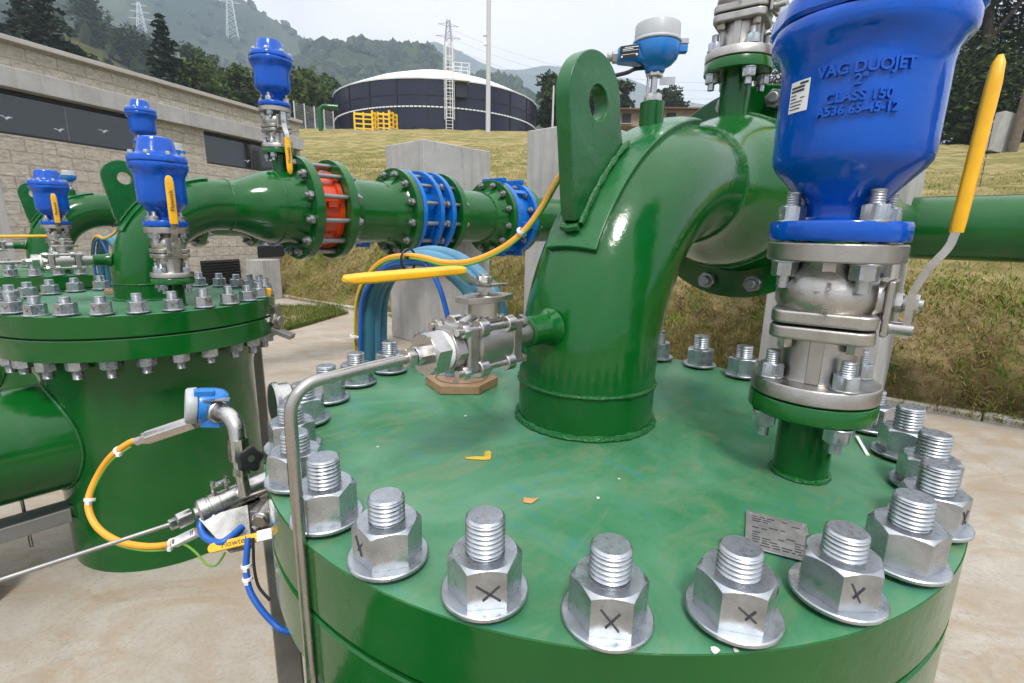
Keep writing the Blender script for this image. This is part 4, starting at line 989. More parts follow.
# bracket: a folded plate under the barrel
e = (b - a).normalized(); s = V3((e.y, -e.x, 0)).normalized(); upv = V3((0, 0, 1))
mb = MB(); base = a - V3((0, 0, 0.022)) + s * 0.004
mb.prism([(0.0, 0.0), (0.085, 0.0), (0.085, -0.014), (0.060, -0.052), (0.042, -0.056), (0.0, -0.008)], base + s * 0.012, e, V3((0, 0, 1)), s, 0.0028)
mb.box(base + e * 0.0635 + s * 0.022 + V3((0, 0, -0.040)), (0.046, 0.040, 0.0028), (e, s, upv)); mb.box(base + e * 0.05 - V3((0, 0, -0.003)), (0.08, 0.03, 0.003), (e, s, upv))
MF.part(mb, 'bracket', 'steel')
pq = [V3(p) for p in ((-0.489, 0.692, 0.838), (-0.430, 0.728, 0.842), (-0.412, 0.697, 0.783), (-0.434, 0.672, 0.792))]; pn_ = (pq[1] - pq[0]).cross(pq[3] - pq[0]).normalized()
mb = MB(); mb.add([p + pn_ * k for k in (0, 0.0028) for p in pq], [(0, 1, 2, 3), (7, 6, 5, 4), (0, 4, 5, 1), (1, 5, 6, 2), (2, 6, 7, 3), (3, 7, 4, 0)]); MF.part(mb, 'gusset', 'steel', bevel=0.0005)
MF.part(MB().nut(base + e * 0.064 + s * 0.024 + V3((0, 0, -0.0385)), (0, 0, 1), 0.012, 0.006, 0.3), 'bracket_bolt', 'zinc')
mb = MB(); c = V3((-0.470, 0.727, 0.872))
for t in (-0.010, 0.010): mb.tube([c + e * t - s * 0.010 + V3((0, 0, -0.015)), c + e * t - s * 0.010 + V3((0, 0, 0.012)), c + e * t + s * 0.004 + V3((0, 0, 0.014))], 0.0026, 8)
mb.box(c - s * 0.004 + V3((0, 0, 0.006)), (0.026, 0.016, 0.0022), (e, s, upv)); mb.nut(c + s * 0.002 + V3((0, 0, 0.007)), (0, 0, 1), 0.009, 0.005, 0.2); MF.part(mb, 'clamp', 'steel', bevel=0.0006)
# block valve behind with a flat yellow lever
h0, h1 = V3((-0.460, 0.662, 0.806)), V3((-0.388, 0.676, 0.819)); d = h1 - h0; dn = d.normalized(); sd = dn.cross(V3((0, 0.75, -0.65))).normalized(); nd = sd.cross(dn)
mb = MB(); w = 0.0070; vs = []; pr = []
for i in range(7):
    t = PI / 2 + PI * i / 6; pr.append((0.006 + w * math.cos(t) * 0.95, w * math.sin(t)))
pr += [(d.length, -w), (d.length, w)]
mb.prism(pr, h0, dn, sd, nd, 0.006)
lv = MF.part(mb, 'lever', 'yellow', bevel=0.0012)
mb = MB(); add_text(mb, 'Flowtek', 0.0125, lambda v: h0 + dn * (0.040 + v.x) + sd * (v.y * 1.0) * (1 if sd.z > 0 else -1) + nd * (0.0064 if nd.y < 0 else -0.0004), 0.0006)
MF.part(mb, 'printed_name', 'ink', parent=lv, recalc=False)
mb = MB(); mb.box(h1 + dn * 0.012, (0.026, 0.016, 0.007), (dn, sd, nd)); MF.part(mb, 'paper_label', 'white', parent=lv)
mb = MB(); p0 = h1 + V3((-0.012, 0.03, 0.008)); mb.cyl(p0, p0 + V3((0, 0.05, 0.005)), 0.014, 20, ch=0.002); mb.nut(p0 + V3((0, -0.004, 0)), V3((0, 1, 0.1)), 0.020, 0.010, 0.2); mb.box(p0 + V3((0.0, 0.02, 0)), (0.036, 0.03, 0.026)); MF.part(mb, 'block_valve', 'cast', bevel=0.002)

PO = World_('steel_post', 'square brownish steel post carrying the manifold in front of the middle vessel', 'post', (-0.395, 0.74, 0.0), rz=rad(0))
ca, sa = math.cos(rad(25)), math.sin(rad(25)); PA = (V3((ca, sa, 0)), V3((-sa, ca, 0)), V3((0, 0, 1)))
mb = MB(); mb.box((-0.395, 0.745, 0.42), (0.042, 0.042, 0.84), PA); PO.part(mb, 'shaft', 'post', bevel=0.003)
mb = MB(); mb.box((-0.395, 0.745, 0.005), (0.14, 0.14, 0.01), PA); PO.part(mb, 'base_plate', 'post', bevel=0.002)

IT = World_('impulse_tube', 'long thin stainless tube slanting across the middle vessel from the manifold', 'tube', (-0.62, 0.62, 0.82))
q = V3((-0.516, 0.679, 0.839)); IT.part(MB().tube([q, q + (V3((-0.74, 0.548, 0.806)) - q) * 0.5, V3((-0.74, 0.548, 0.806)), V3((-1.15, 0.30, 0.765))], 0.0032, 10), 'tube', 'tube')
OC = World_('orange_cable', 'orange cable looping in front of the middle vessel from the pressure transmitter', 'cable', (-0.65, 0.75, 0.86))
ol = [(-0.628, 0.781, 0.930), (-0.651, 0.780, 0.924), (-0.684, 0.774, 0.899), (-0.709, 0.766, 0.86), (-0.712, 0.748, 0.827), (-0.690, 0.731, 0.797), (-0.649, 0.717, 0.780), (-0.6, 0.708, 0.776), (-0.56, 0.705, 0.780), (-0.529, 0.701, 0.794), (-0.497, 0.703, 0.812), (-0.47, 0.72, 0.825), (-0.42, 0.76, 0.80)]
OC.part(MB().tube(catmull(ol, 7), 0.0052, 12), 'sheath', 'orange')
lp = V3((-0.522, 0.699, 0.797)); ld = (V3((-0.497, 0.700, 0.810)) - lp).normalized()
mb = MB(); lx = ld.cross(V3((0, -0.7, 0.7))).normalized(); mb.box(lp + ld * 0.004, (0.044, 0.014, 0.013), (ld, lx, ld.cross(lx)))
lb = OC.part(mb, 'cable_label', 'white', bevel=0.002)
mb = MB(); lz = ld.cross(lx)
for t in (-0.018, -0.016, 0.016, 0.019): mb.box(lp + ld * (0.004 + t) + lz * (-0.0067 if lz.y > 0 else 0.0067), (0.0012, 0.007, 0.0006), (ld, lx, lz))
OC.part(mb, 'label_print', 'ink', parent=lb)
OC.part(MB().tube(catmull([V3(p) + V3((0.003, -0.003, -0.006)) for p in ol[1:10]] + [(-0.50, 0.69, 0.78), (-0.478, 0.68, 0.765), (-0.455, 0.67, 0.772), (-0.438, 0.668, 0.795)], 6), 0.0018, 8), 'earth_wire', 'greenwire')
def tiew(o, d, r, label):
    t = World_('cable_tie', label, 'cable tie', o); mb = MB(); mb.ring(o, d, r + 0.0015, r - 0.0005, 0.005, 20, ch=0.0004); mb.box(V3(o) + V3((0.3, -0.8, -0.6)).normalized() * (r + 0.002), (0.006, 0.006, 0.006)); t.part(mb, 'band', 'white')
tiew((-0.668, 0.777, 0.911), (-0.8, 0, -0.5), 0.0065, 'white cable tie high on the orange loop below the transmitter gland')
tiew((-0.711, 0.752, 0.834), (0, -0.5, -1), 0.0065, 'white cable tie at the far left of the orange loop')
tiew((-0.548, 0.704, 0.784), (1, 0, 0.3), 0.0065, 'white cable tie on the orange loop beside its white label')
BC = World_('blue_cable', 'blue cable hanging down the post under the manifold', 'cable', (-0.39, 0.65, 0.8))
BC.part(MB().tube(catmull([(-0.400, 0.668, 0.822), (-0.398, 0.660, 0.808), (-0.397, 0.650, 0.783), (-0.388, 0.637, 0.758), (-0.372, 0.628, 0.737), (-0.350, 0.622, 0.714), (-0.330, 0.620, 0.700), (-0.300, 0.64, 0.685), (-0.28, 0.70, 0.68)], 6), 0.0047, 12), 'sheath', 'bluecable')
BC.part(MB().tube(catmull([(-0.392, 0.668, 0.822), (-0.390, 0.662, 0.806), (-0.387, 0.654, 0.78), (-0.378, 0.645, 0.755), (-0.36, 0.64, 0.735)], 5), 0.0022, 8), 'earth_wire', 'rubber')
B2 = World_('blue_cable', 'short blue cable curling under the manifold barrel', 'cable', (-0.47, 0.69, 0.82))
B2.part(MB().tube(catmull([(-0.475, 0.705, 0.838), (-0.488, 0.698, 0.832), (-0.486, 0.690, 0.822), (-0.476, 0.682, 0.814), (-0.459, 0.676, 0.809), (-0.440, 0.672, 0.812), (-0.425, 0.70, 0.82)], 6), 0.0055, 12), 'sheath', 'bluecable')
tiew((-0.393, 0.644, 0.772), (0.1, -0.2, -1), 0.006, 'white cable tie on the blue cable in front of the post')
tiew((-0.3975, 0.652, 0.788), (0.1, -0.2, -1), 0.006, 'grey-white cable tie near the top of the hanging blue cable')
GA = World_('pressure_gauge', 'round steel pressure gauge seen from the side behind the left rim nuts', 'gauge', (-0.413, 0.814, 0.984))
gd = V3((-0.75, -0.62, 0.05)).normalized(); gc = V3((-0.405, 0.83, 0.984))
mb = MB(); mb.lathe([(0, -0.012), (0.030, -0.012), (0.034, -0.008), (0.034, 0.010), (0.037, 0.011), (0.0375, 0.017), (0.035, 0.020), (0.032, 0.0185), (0, 0.018)], gc, gd, 40); GA.part(mb, 'case', 'steel')
mb = MB(); mb.lathe([(0, 0.0188), (0.031, 0.0188), (0.031, 0.0195), (0, 0.0195)], gc, gd, 36); GA.part(mb, 'dial_face', 'black')
mb = MB(); mb.cyl(gc + V3((0, 0, -0.03)), gc + V3((0.01, 0.01, -0.12)), 0.007, 14); mb.nut(gc + V3((0, 0, -0.036)), (0.1, 0.1, -1), 0.018, 0.014); GA.part(mb, 'stem', 'steel')

# parts at the right edge of the middle vessel, its post and the beam under its inlet
DR = World_('drain_valve', 'small steel valve with yellow handle and bracket at the right rim of the middle vessel', 'valve', (-1.03, 2.08, 0.95))
mb = MB(); mb.cyl((-1.062, 2.09, 0.90), (-1.050, 2.085, 0.965), 0.018, 18); mb.nut((-1.053, 2.085, 0.955), (0.2, -0.1, 1), 0.045, 0.02); mb.cyl((-1.07, 2.08, 0.90), (-0.985, 2.06, 0.90), 0.022, 18, ch=0.003); mb.nut((-1.02, 2.065, 0.90), (1, -0.2, 0), 0.06, 0.02); mb.box((-1.03, 2.08, 0.935), (0.05, 0.05, 0.05)); DR.part(mb, 'body', 'cast', bevel=0.003)
mb = MB(); mb.box((-1.046, 2.08, 0.995), (0.026, 0.012, 0.085), (V3((0.97, 0, -0.2)), V3((0, 1, 0)), V3((0.2, 0, 0.97)))); DR.part(mb, 'handle', 'yellow', bevel=0.004)
mb = MB(); mb.box((-1.02, 2.06, 0.862), (0.17, 0.05, 0.02), (V3((0.93, -0.05, -0.35)).normalized(), V3((0, 1, 0)), V3((0.35, 0, 0.93)).normalized())); DR.part(mb, 'bracket', 'post', bevel=0.002)
P2 = World_('steel_post', 'brownish steel post behind the right side of the middle vessel', 'post', (-1.41, 2.60, 0.0))
mb = MB(); mb.box((-1.405, 2.60, 0.42), (0.07, 0.07, 0.84), PA); P2.part(mb, 'shaft', 'post', bevel=0.003)
mb = MB(); mb.box((-1.405, 2.60, 0.006), (0.18, 0.18, 0.012), PA); P2.part(mb, 'base_plate', 'post')
BM = Local('support_beam', 'pale steel channel beam lying under the inlet pipe of the middle vessel', 'beam', (-0.9, 0.0, -0.9))
BM.e.location = Vector(BM.e.location) + D2
mb = MB(); mb.box((-0.95, -0.10, -0.775), (1.2, 0.012, 0.05)); mb.box((-0.95, -0.06, -0.752), (1.2, 0.09, 0.008)); mb.box((-0.95, -0.06, -0.80), (1.2, 0.09, 0.008)); BM.part(mb, 'channel', 'galv', bevel=0.002)
mb = MB(); mb.box((-0.85, -0.06, -0.91), (0.55, 0.14, 0.17)); BM.part(mb, 'footing_or_shade', 'rubber')  # dark box added in place of the shadow under the beam, no real support
OC2 = copy_thing(OC.e, D2 + Vector((0.06, -0.02, 0.02)), 'orange cable end at the left edge below the flange of the middle vessel')

# ------------------------------------------------------------------ header pipe and concrete blocks
HP = Local('header_pipe', 'wide green header pipe running out to the right behind the yellow lever', 'pipe', (3.72, -1.0, -1.0))
mb = MB(); mb.cyl((3.72, 0.2, zc - 0.02), (3.72, -6.0, zc - 0.02), 0.203, 64); hp = HP.part(mb, 'pipe', 'green')
HP.part(ring_bead((3.72, -0.78, zc - 0.02), (0, 1, 0), 0.203, 0.005), 'weld_bead', 'bead')
HP.part(ring_bead((3.72, -2.4, zc - 0.02), (0, 1, 0), 0.203, 0.005), 'weld_bead', 'bead')
def pier(off, dl, du, label, top=1.19, wd=0.70):
    V = Local('concrete_block', label, 'concrete block', (3.7, 0.2, -1.0), 'concrete blocks holding the pipes')
    mb = MB(); mb.box((3.68 + dl, 0.26 + du, (top - 1.0) / 2), (1.0, wd, top + 1.0))
    V.part(mb, 'block', 'conc', bevel=0.012)
    V.e.location = Vector(V.e.location) + off
    return V
pier(Vector((0, 0, 0)), 0.10, -0.01, 'pale concrete block behind the right ball valve, where the header comes out', 1.19, 0.72)
pier(Vector((-1.57, 1.18, 0)), -0.02, 0.14, 'pale concrete block just left of the nearest riser, partly behind it')
pier(Vector((-3.13, 2.30, 0)), -0.02, 0.18, 'pale concrete block standing whole between the blue joint and the tank', 1.22)

# ------------------------------------------------------------------ ground
def toe(u): return 4.12 - 0.09 * max(-8, min(u, 14))
def plane(L, u): return 0.79 + 0.174 * (L - 5) + 0.147 * max(u, 0.0) ** 1.0
def smin(a, b, k): 
    h = max(k - abs(a - b), 0) / k; return min(a, b) - h * h * k * 0.25
def height(L, u, x, y, fine=True):
    tl = toe(u); d = L - tl
    if d < -0.02: base = -0.12
    else:
        up = plane(L, u); base = smin(max(d, 0) * 1.0, up, 0.35)
        base = smin(base, 9.85 if x < 14 else 9.85 - min(4.0, 0.25 * (x - 14)), 1.6)
        if fine:
            w = min(1, max(0, d) / 0.25); bank = max(0, 1 - abs(base - up) * 0) if base < up - 0.08 else 0.25
            base += w * (0.16 * bank * mnoise.fractal(Vector((x * 2.2, y * 2.2, 0.3)), 0.8, 2.1, 4) + 0.03 * mnoise.noise(Vector((x * 0.8, y * 0.8, 2))))
    return base
def steps(a, b, s0, g, out):
    v = a; s = s0; o = []
    while v < b: o.append(v); v += s; s *= g
    return o
Ls = [-v for v in steps(1.0, 2800, 2.0, 1.35, 0)][::-1] + list(np.arange(-0.5, 3.0, 0.5)) + list(np.arange(3.0, 6.6, 0.075)) + steps(6.65, 60, 0.12, 1.06, 0) + steps(62, 2800, 4, 1.3, 0)
us = [-v for v in steps(4.0, 2800, 0.3, 1.18, 0)][::-1] + list(np.arange(-3.9, 12, 0.11)) + steps(12.1, 60, 0.2, 1.06, 0) + steps(62, 2800, 4, 1.3, 0)
vs = []; nu = len(us)
for L in Ls:
    for u in us:
        q = C1 + L * PX + u * PY; vs.append((q[0], q[1], height(L, u, q[0], q[1])))
fs = [(i * nu + j, (i + 1) * nu + j, (i + 1) * nu + j + 1, i * nu + j + 1) for i in range(len(Ls) - 1) for j in range(nu - 1)]
mb = MB(); mb.add(vs, fs); g = mb.build('ground', 'lawn', sharp=180, recalc=False); tag(g, kind='structure')
g.data.update()
if g.data.polygons[0].normal.z < 0: g.data.flip_normals()
# concrete pad: one slab, with a notch of grass at the far left
def W2(L, u, z=0.0): q = C1 + L * PX + u * PY; return (q[0], q[1], z)
def slab(poly, z0, z1, name, m):
    mb = MB(); mb.prism([W2(*p)[:2] for p in poly], (0, 0, z0), (1, 0, 0), (0, 1, 0), (0, 0, 1), z1 - z0); return tag(mb.build(name, m), kind='structure')
slab([(-12, -14), (toe(-14) + 0.10, -14)] + [(toe(u) - 0.02, u) for u in np.arange(-8, 14.01, 1.0)] + [(-12, 14)], -0.2, 0.0, 'pad', 'pad')
mb = MB()
for i, u in enumerate(np.arange(-7.9, 13, 0.8)):
    u1 = u + 0.79
    mb.add([W2(toe(a) - 0.02 + b, a, z) for z in (-0.1, 0.05) for a, b in ((u, 0), (u1, 0), (u1, 0.13), (u, 0.13))], [(0, 1, 2, 3)[::-1], (4, 5, 6, 7), (0, 1, 5, 4), (1, 2, 6, 5), (2, 3, 7, 6), (3, 0, 4, 7)])
kb = mb.build('kerb', 'kerbc', bevel=0.012); tag(kb, kind='structure')
gp = [far(262, 337, 1), far(349, 313.5, 1), far(300, 305, 1), far(235, 305, 1)]
def onground(u, v):
    p = far(u, v, 1.0); d = Vector((p.x, p.y, p.z - CAMZ)); return Vector((d.x, d.y)) * (-CAMZ / d.z)
patch = [onground(*q) for q in ((262, 337), (300, 328), (349, 313.5), (330, 306), (262, 306), (235, 318))]
mb = MB(); mb.prism([(p.x, p.y) for p in patch], (0, 0, -0.05), (1, 0, 0), (0, 1, 0), (0, 0, 1), 0.062); tag(mb.build('grass_patch', 'lawn'), kind='structure')

def blades(name, P, hmin, hmax, w, m, lean=0.6):
    """P: n x 3 roots; one bent blade (two triangles sharing an edge -> quad + tip) each"""
    n = len(P); P = np.array(P); a = RNG.uniform(0, 2 * PI, n); h = RNG.uniform(hmin, hmax, n); l = RNG.uniform(0.1, lean, n) * h; b = RNG.uniform(0, 2 * PI, n)
    dx, dy = np.cos(a) * w, np.sin(a) * w; lx, ly = np.cos(b) * l, np.sin(b) * l
    V = np.empty((n, 5, 3))
    V[:, 0] = P + np.c_[-dx, -dy, np.zeros(n) - 0.01]; V[:, 1] = P + np.c_[dx, dy, np.zeros(n) - 0.01]
    V[:, 2] = P + np.c_[dx * 0.7 + lx * 0.35, dy * 0.7 + ly * 0.35, h * 0.6]; V[:, 3] = P + np.c_[-dx * 0.7 + lx * 0.35, -dy * 0.7 + ly * 0.35, h * 0.6]
    V[:, 4] = P + np.c_[lx, ly, h * 0.95]
    me = bpy.data.meshes.new(name); me.vertices.add(n * 5); me.vertices.foreach_set('co', V.reshape(-1))
    idx = np.arange(n)[:, None] * 5; quads = idx + np.array([[0, 1, 2, 3]]); tris = idx + np.array([[3, 2, 4]])
    loops = np.concatenate([np.c_[quads, tris]], 1).reshape(-1); me.loops.add(n * 7); me.loops.foreach_set('vertex_index', loops.astype(np.int32))
    st = (np.arange(n)[:, None] * 7 + np.array([[0, 4]])).reshape(-1); tot = np.tile([4, 3], n)
    me.polygons.add(n * 2); me.polygons.foreach_set('loop_start', st.astype(np.int32)); me.polygons.foreach_set('loop_total', tot.astype(np.int32))
    me.materials.append(M[m]); me.update(calc_edges=True); me.validate()
    o = bpy.data.objects.new(name, me); COL.objects.link(o); return tag(o, kind='stuff')
P = []
while len(P) < 65000:
    u = RNG.uniform(-6, 13); L = toe(u) - 0.05 + abs(RNG.normal(0, 0.8)); q = C1 + L * PX + u * PY
    if q[1] < 0.3: continue
    if mnoise.noise(Vector((q[0] * 1.7, q[1] * 1.7, 5))) < -0.25 and RNG.random() < 0.75: continue
    P.append((q[0], q[1], max(0.03, height(L, u, q[0], q[1]))))
blades('bank_grass', P, 0.015, 0.055, 0.0042, 'blade', 2.2)
P = []
while len(P) < 11000:
    u = RNG.uniform(-6, 13); L = toe(u) + 0.05 + abs(RNG.normal(0.3, 0.6)); q = C1 + L * PX + u * PY
    if q[1] < 0.3 or mnoise.noise(Vector((q[0] * 1.1, q[1] * 1.1, 9))) < 0.0: continue
    P.append((q[0], q[1], height(L, u, q[0], q[1]) + RNG.uniform(0, 0.04)))
blades('mown_hay', P, 0.015, 0.035, 0.004, 'hay', 7)
P = []
while len(P) < 70000:
    u = RNG.uniform(-7, 16); L = toe(u) + 0.7 + RNG.uniform(0, 1) ** 1.7 * 13; q = C1 + L * PX + u * PY
    if q[1] < 0.5: continue
    P.append((q[0], q[1], height(L, u, q[0], q[1])))
blades('lawn_grass', P, 0.02, 0.055, 0.006, 'lawnblade', 1.5)
P = []
for i in range(9000):
    a = RNG.random(2); k = RNG.integers(0, 4); A, B, C = patch[0], patch[k + 1], patch[k + 2]
    r1 = math.sqrt(a[0]); p = A * (1 - r1) + B * (r1 * (1 - a[1])) + C * (r1 * a[1]); P.append((p.x, p.y, 0.012))
blades('verge_grass', P, 0.02, 0.06, 0.004, 'bladegreen', 0.8)

# ------------------------------------------------------------------ pump building at the left
BA = rad(20); bx = Vector((math.sin(BA), math.cos(BA), 0)); by = Vector((-math.cos(BA), math.sin(BA), 0))   # along the wall / into the building
B0 = Vector((-5.6, 8.3, 0))
BLD = thing('pump_building', 'long low building of split-face block with dark strip windows at the left', 'building', B0, PI / 2 - BA)
def onwall(u, v):
    p = far(u, v, 1.0); d = Vector((p.x, p.y, p.z - CAMZ)); n = by; t = (B0.dot(n)) / d.dot(n); q = d * t
    return ((q - B0).dot(bx), q.z + CAMZ)
def bpart(mb, name, m, parent=None, bevel=0.0): return mb.build(name, m, parent or BLD, None, 35, bevel)
xe = 2.95; x0 = -9.0; zt = 3.45
def bb(mb, xa, xb, ya, yb, za, zb2, mi=0): mb.box(((xa + xb) / 2, (ya + yb) / 2, (za + zb2) / 2), (xb - xa, yb - ya, zb2 - za), None, mi); return mb
win = [(-7.0, -0.16), (0.72, 2.86)]; zs, zl = 2.36, 2.90
mb = MB(); bb(mb, x0, xe, 0, 5, -0.2, zs); bb(mb, win[0][1], win[1][0], 0, 5, zs, zl); bb(mb, x0, win[0][0], 0, 5, zs, zl); bb(mb, win[1][1], xe, 0, 5, zs, zl)
bpart(mb, 'wall', 'block')
mb = MB(); bb(mb, x0, xe + 0.02, -0.10, 0.5, zl, 3.14); bpart(mb, 'lintel_beam', 'conc', bevel=0.01)
mb = MB(); bb(mb, x0, xe, -0.02, 5, 3.14, 3.44); bpart(mb, 'parapet', 'block')
mb = MB(); bb(mb, x0, xe + 0.05, -0.09, 5.05, 3.44, 3.50); bpart(mb, 'parapet_cap', 'cap', bevel=0.006)
for (a, b) in win:
    mb = MB(); bb(mb, a, b, 0.06, 0.14, zs, zs + 0.035); bb(mb, a, b, 0.06, 0.14, zl - 0.05, zl - 0.002); bb(mb, a, a + 0.04, 0.06, 0.14, zs + 0.036, zl - 0.051); bb(mb, b - 0.04, b, 0.06, 0.14, zs + 0.036, zl - 0.051)
    mb.box(((a + b) / 2, 0.30, (zs + zl) / 2), (b - a - 0.01, 0.02, zl - zs - 0.01))
    f = bpart(mb, 'window_frame', 'frame')
    mb = MB(); bb(mb, a + 0.041, b - 0.041, 0.095, 0.101, zs + 0.036, zl - 0.051); pn = bpart(mb, 'window_pane', 'glass', f)
    mb = MB()
    for k in range(1, int((b - a) / 1.2) + 1):
        x = b - k * 1.2 + 0.1
        if a + 0.1 < x < b - 0.1: bb(mb, x - 0.004, x + 0.004, 0.091, 0.0945, zs + 0.036, zl - 0.051)
    bpart(mb, 'pane_joint', 'galv', f)
    # white bird decals on the panes
    for k in range(1, int((b - a) / 0.62)):
        x = b - 0.55 * k - 0.1; z = zs + 0.20 + 0.05 * math.sin(k * 2.1)
        if x < a + 0.2: continue
        t = 0.25 * math.sin(k * 3.3); mb = MB()
        poly = [(-0.085, 0.020), (-0.04, 0.028), (-0.008, 0.006), (0.03, 0.034), (0.088, 0.030), (0.045, 0.014), (0.012, -0.016), (0.006, -0.03), (-0.004, -0.012), (-0.03, 0.010)]
        poly = [(x + (p * math.cos(t) - q * math.sin(t)) * 0.8, z + (p * math.sin(t) + q * math.cos(t)) * 0.8) for p, q in poly]
        mb.prism(poly, (0, 0.0925, 0), (1, 0, 0), (0, 0, 1), (0, -1, 0), 0.0012); bpart(mb, 'bird_decal', 'white', pn)
va = onwall(200, 261); vb = onwall(241, 283)
mb = MB(); bb(mb, va[0], vb[0], -0.02, 0.02, vb[1], va[1]); vt = bpart(mb, 'vent_grille', 'dark')
mb = MB()
for k in range(9):
    z = vb[1] + (va[1] - vb[1]) * (k + 0.5) / 9; mb.box(((va[0] + vb[0]) / 2, -0.028, z), (vb[0] - va[0] - 0.02, 0.03, 0.005), (V3((1, 0, 0)), V3((0, 0.8, 0.6)), V3((0, -0.6, 0.8))))
bpart(mb, 'louvre', 'frame', vt)
va = onwall(257, 246); vb = onwall(289, 256)
mb = MB(); bb(mb, va[0], vb[0], -0.02, 0.02, vb[1], va[1]); bpart(mb, 'wall_opening', 'dark')
pd = onground(262, 300)
PDS = World_('concrete_pedestal', 'low concrete pedestal beside the grass patch at the building end', 'pedestal', (pd.x, pd.y, 0))
mb = MB(); mb.box((pd.x, pd.y + 0.15, 0.36), (0.40, 0.40, 0.72), (bx, by, V3((0, 0, 1)))); PDS.part(mb, 'block', 'conc', bevel=0.01)
WW = World_('wing_wall', 'short block wing wall sloping down into the bank at the end of the building', 'wall', (B0 + bx * 3.0).to_tuple())
mb = MB(); q = B0 + bx * 3.02; mb.prism([(0, -0.2), (0.0, 1.1), (0.55, 0.75), (0.9, 0.1), (0.9, -0.2)], q - by * 0.05, bx, V3((0, 0, 1)), by, 0.25); WW.part(mb, 'panel', 'block', bevel=0.01)
LP_ = far(6, 225, 5.0)
LPN = World_('standing_slab', 'pale concrete panel standing at the left edge in front of the block wall', 'concrete block', (LP_.x, LP_.y, 0))
mb = MB(); mb.box((LP_.x - 0.42, LP_.y, 0.86), (0.9, 0.3, 1.72), (bx.cross(V3((0, 0, 1))), bx, V3((0, 0, 1)))); LPN.part(mb, 'panel', 'conc', bevel=0.01)

# ------------------------------------------------------------------ tank and what stands round it on the crest
def gz(x, y): L, u = Lu(x, y); return height(L, u, x, y, False)
TA = rad(-8.4); TD = 52.0; TR = 9.55; TC = Vector((math.sin(TA) * TD, math.cos(TA) * TD, 0)); tz0, tz1 = 8.6, 12.9
TK = thing('water_tank', 'large round navy water tank with white roof on the crest', 'tank', (TC.x, TC.y, tz0))
def tpart(mb, name, m, parent=None): return mb.build(name, m, parent or TK, (TC.x, TC.y, tz0), 30)
mb = MB(); mb.lathe([(TR, tz0 - 2), (TR, tz1)], TC, n=144); tpart(mb, 'wall', 'navy')
mb = MB(); mb.lathe([(TR + 0.10, tz1 - 0.04), (TR + 0.12, tz1 + 0.06), (TR * 0.86, tz1 + 0.72), (TR * 0.72, tz1 + 1.30), (TR * 0.42, tz1 + 2.25), (TR * 0.12, tz1 + 2.75), (0, tz1 + 2.8)], TC, n=36); tpart(mb, 'roof', 'whitetank')
mb = MB()
for k in range(24):
    a = 2 * PI * k / 24 + 0.06; d = V3((math.cos(a), math.sin(a), 0)); mb.box(TC + d * (TR + 0.03) + V3((0, 0, (tz0 + tz1) / 2 - 0.5)), (0.06, 0.20, tz1 - tz0 + 1), (d, V3((-d.y, d.x, 0)), V3((0, 0, 1))))
tpart(mb, 'panel_seam', 'navyseam')
mb = MB(); zz = 10.85
for k in range(180):
    a = 2 * PI * k / 180; d = V3((math.cos(a), math.sin(a), 0)); mb.box(TC + d * (TR + 0.05) + V3((0, 0, zz)), (0.07, 0.25, 0.09), (d, V3((-d.y, d.x, 0)), V3((0, 0, 1))))
tpart(mb, 'white_band', 'white')
mb = MB()
for zz in (tz0 + 0.6, tz0 + 3.1): mb.lathe([(TR, zz), (TR + 0.04, zz), (TR + 0.04, zz + 0.05), (TR, zz + 0.05)], TC, n=96)
tpart(mb, 'stiffener', 'navyseam')
# caged ladder with platform
la = math.atan2(-TC.y, -TC.x) + 0.09; ld_ = V3((math.cos(la), math.sin(la), 0)); lt = V3((-ld_.y, ld_.x, 0)); lp0 = TC + ld_ * (TR + 0.35)
mb = MB()
for s in (-0.26, 0.26): mb.tube([lp0 + lt * s + V3((0, 0, tz0 - 0.8)), lp0 + lt * s + V3((0, 0, tz1 + 2.6))], 0.035, 6)
for k in range(26): z = tz0 - 0.6 + k * 0.26; mb.tube([lp0 - lt * 0.26 + V3((0, 0, z)), lp0 + lt * 0.26 + V3((0, 0, z))], 0.02, 6)
for k in range(8):
    z = tz0 + 1.3 + k * 0.72; mb.tube([lp0 + lt * (0.40 * math.cos(a)) + ld_ * (0.62 * math.sin(a)) + V3((0, 0, z)) for a in np.linspace(0, PI, 9)], 0.025, 6)
for a in np.linspace(0.25, PI - 0.25, 5): q = lp0 + lt * (0.40 * math.cos(a)) + ld_ * (0.62 * math.sin(a)); mb.tube([q + V3((0, 0, tz0 + 1.3)), q + V3((0, 0, tz1 + 2.4))], 0.02, 6)
tpart(mb, 'caged_ladder', 'white')
mb = MB(); pc = lp0 + lt * 0.95 - ld_ * 0.2
mb.box(pc + V3((0, 0, tz1 - 0.1)), (1.3, 1.1, 0.12), (lt, ld_, V3((0, 0, 1))))
for s in (-0.62, 0.0, 0.62):
    for s2 in (-0.5, 0.5): mb.tube([pc + lt * s + ld_ * s2 + V3((0, 0, tz1)), pc + lt * s + ld_ * s2 + V3((0, 0, tz1 + 1.1))], 0.03, 6)
for z in (0.55, 1.1): mb.tube([pc + lt * a + ld_ * b + V3((0, 0, tz1 + z)) for a, b in ((-0.62, 0.5), (0.62, 0.5), (0.62, -0.5), (-0.62, -0.5))], 0.03, 6)
tpart(mb, 'platform', 'white')
mb = MB(); mb.box(pc + V3((0, 0, tz1 - 0.75)), (0.9, 0.5, 1.1), (lt, ld_, V3((0, 0, 1)))); tpart(mb, 'overflow_box', 'navyseam')
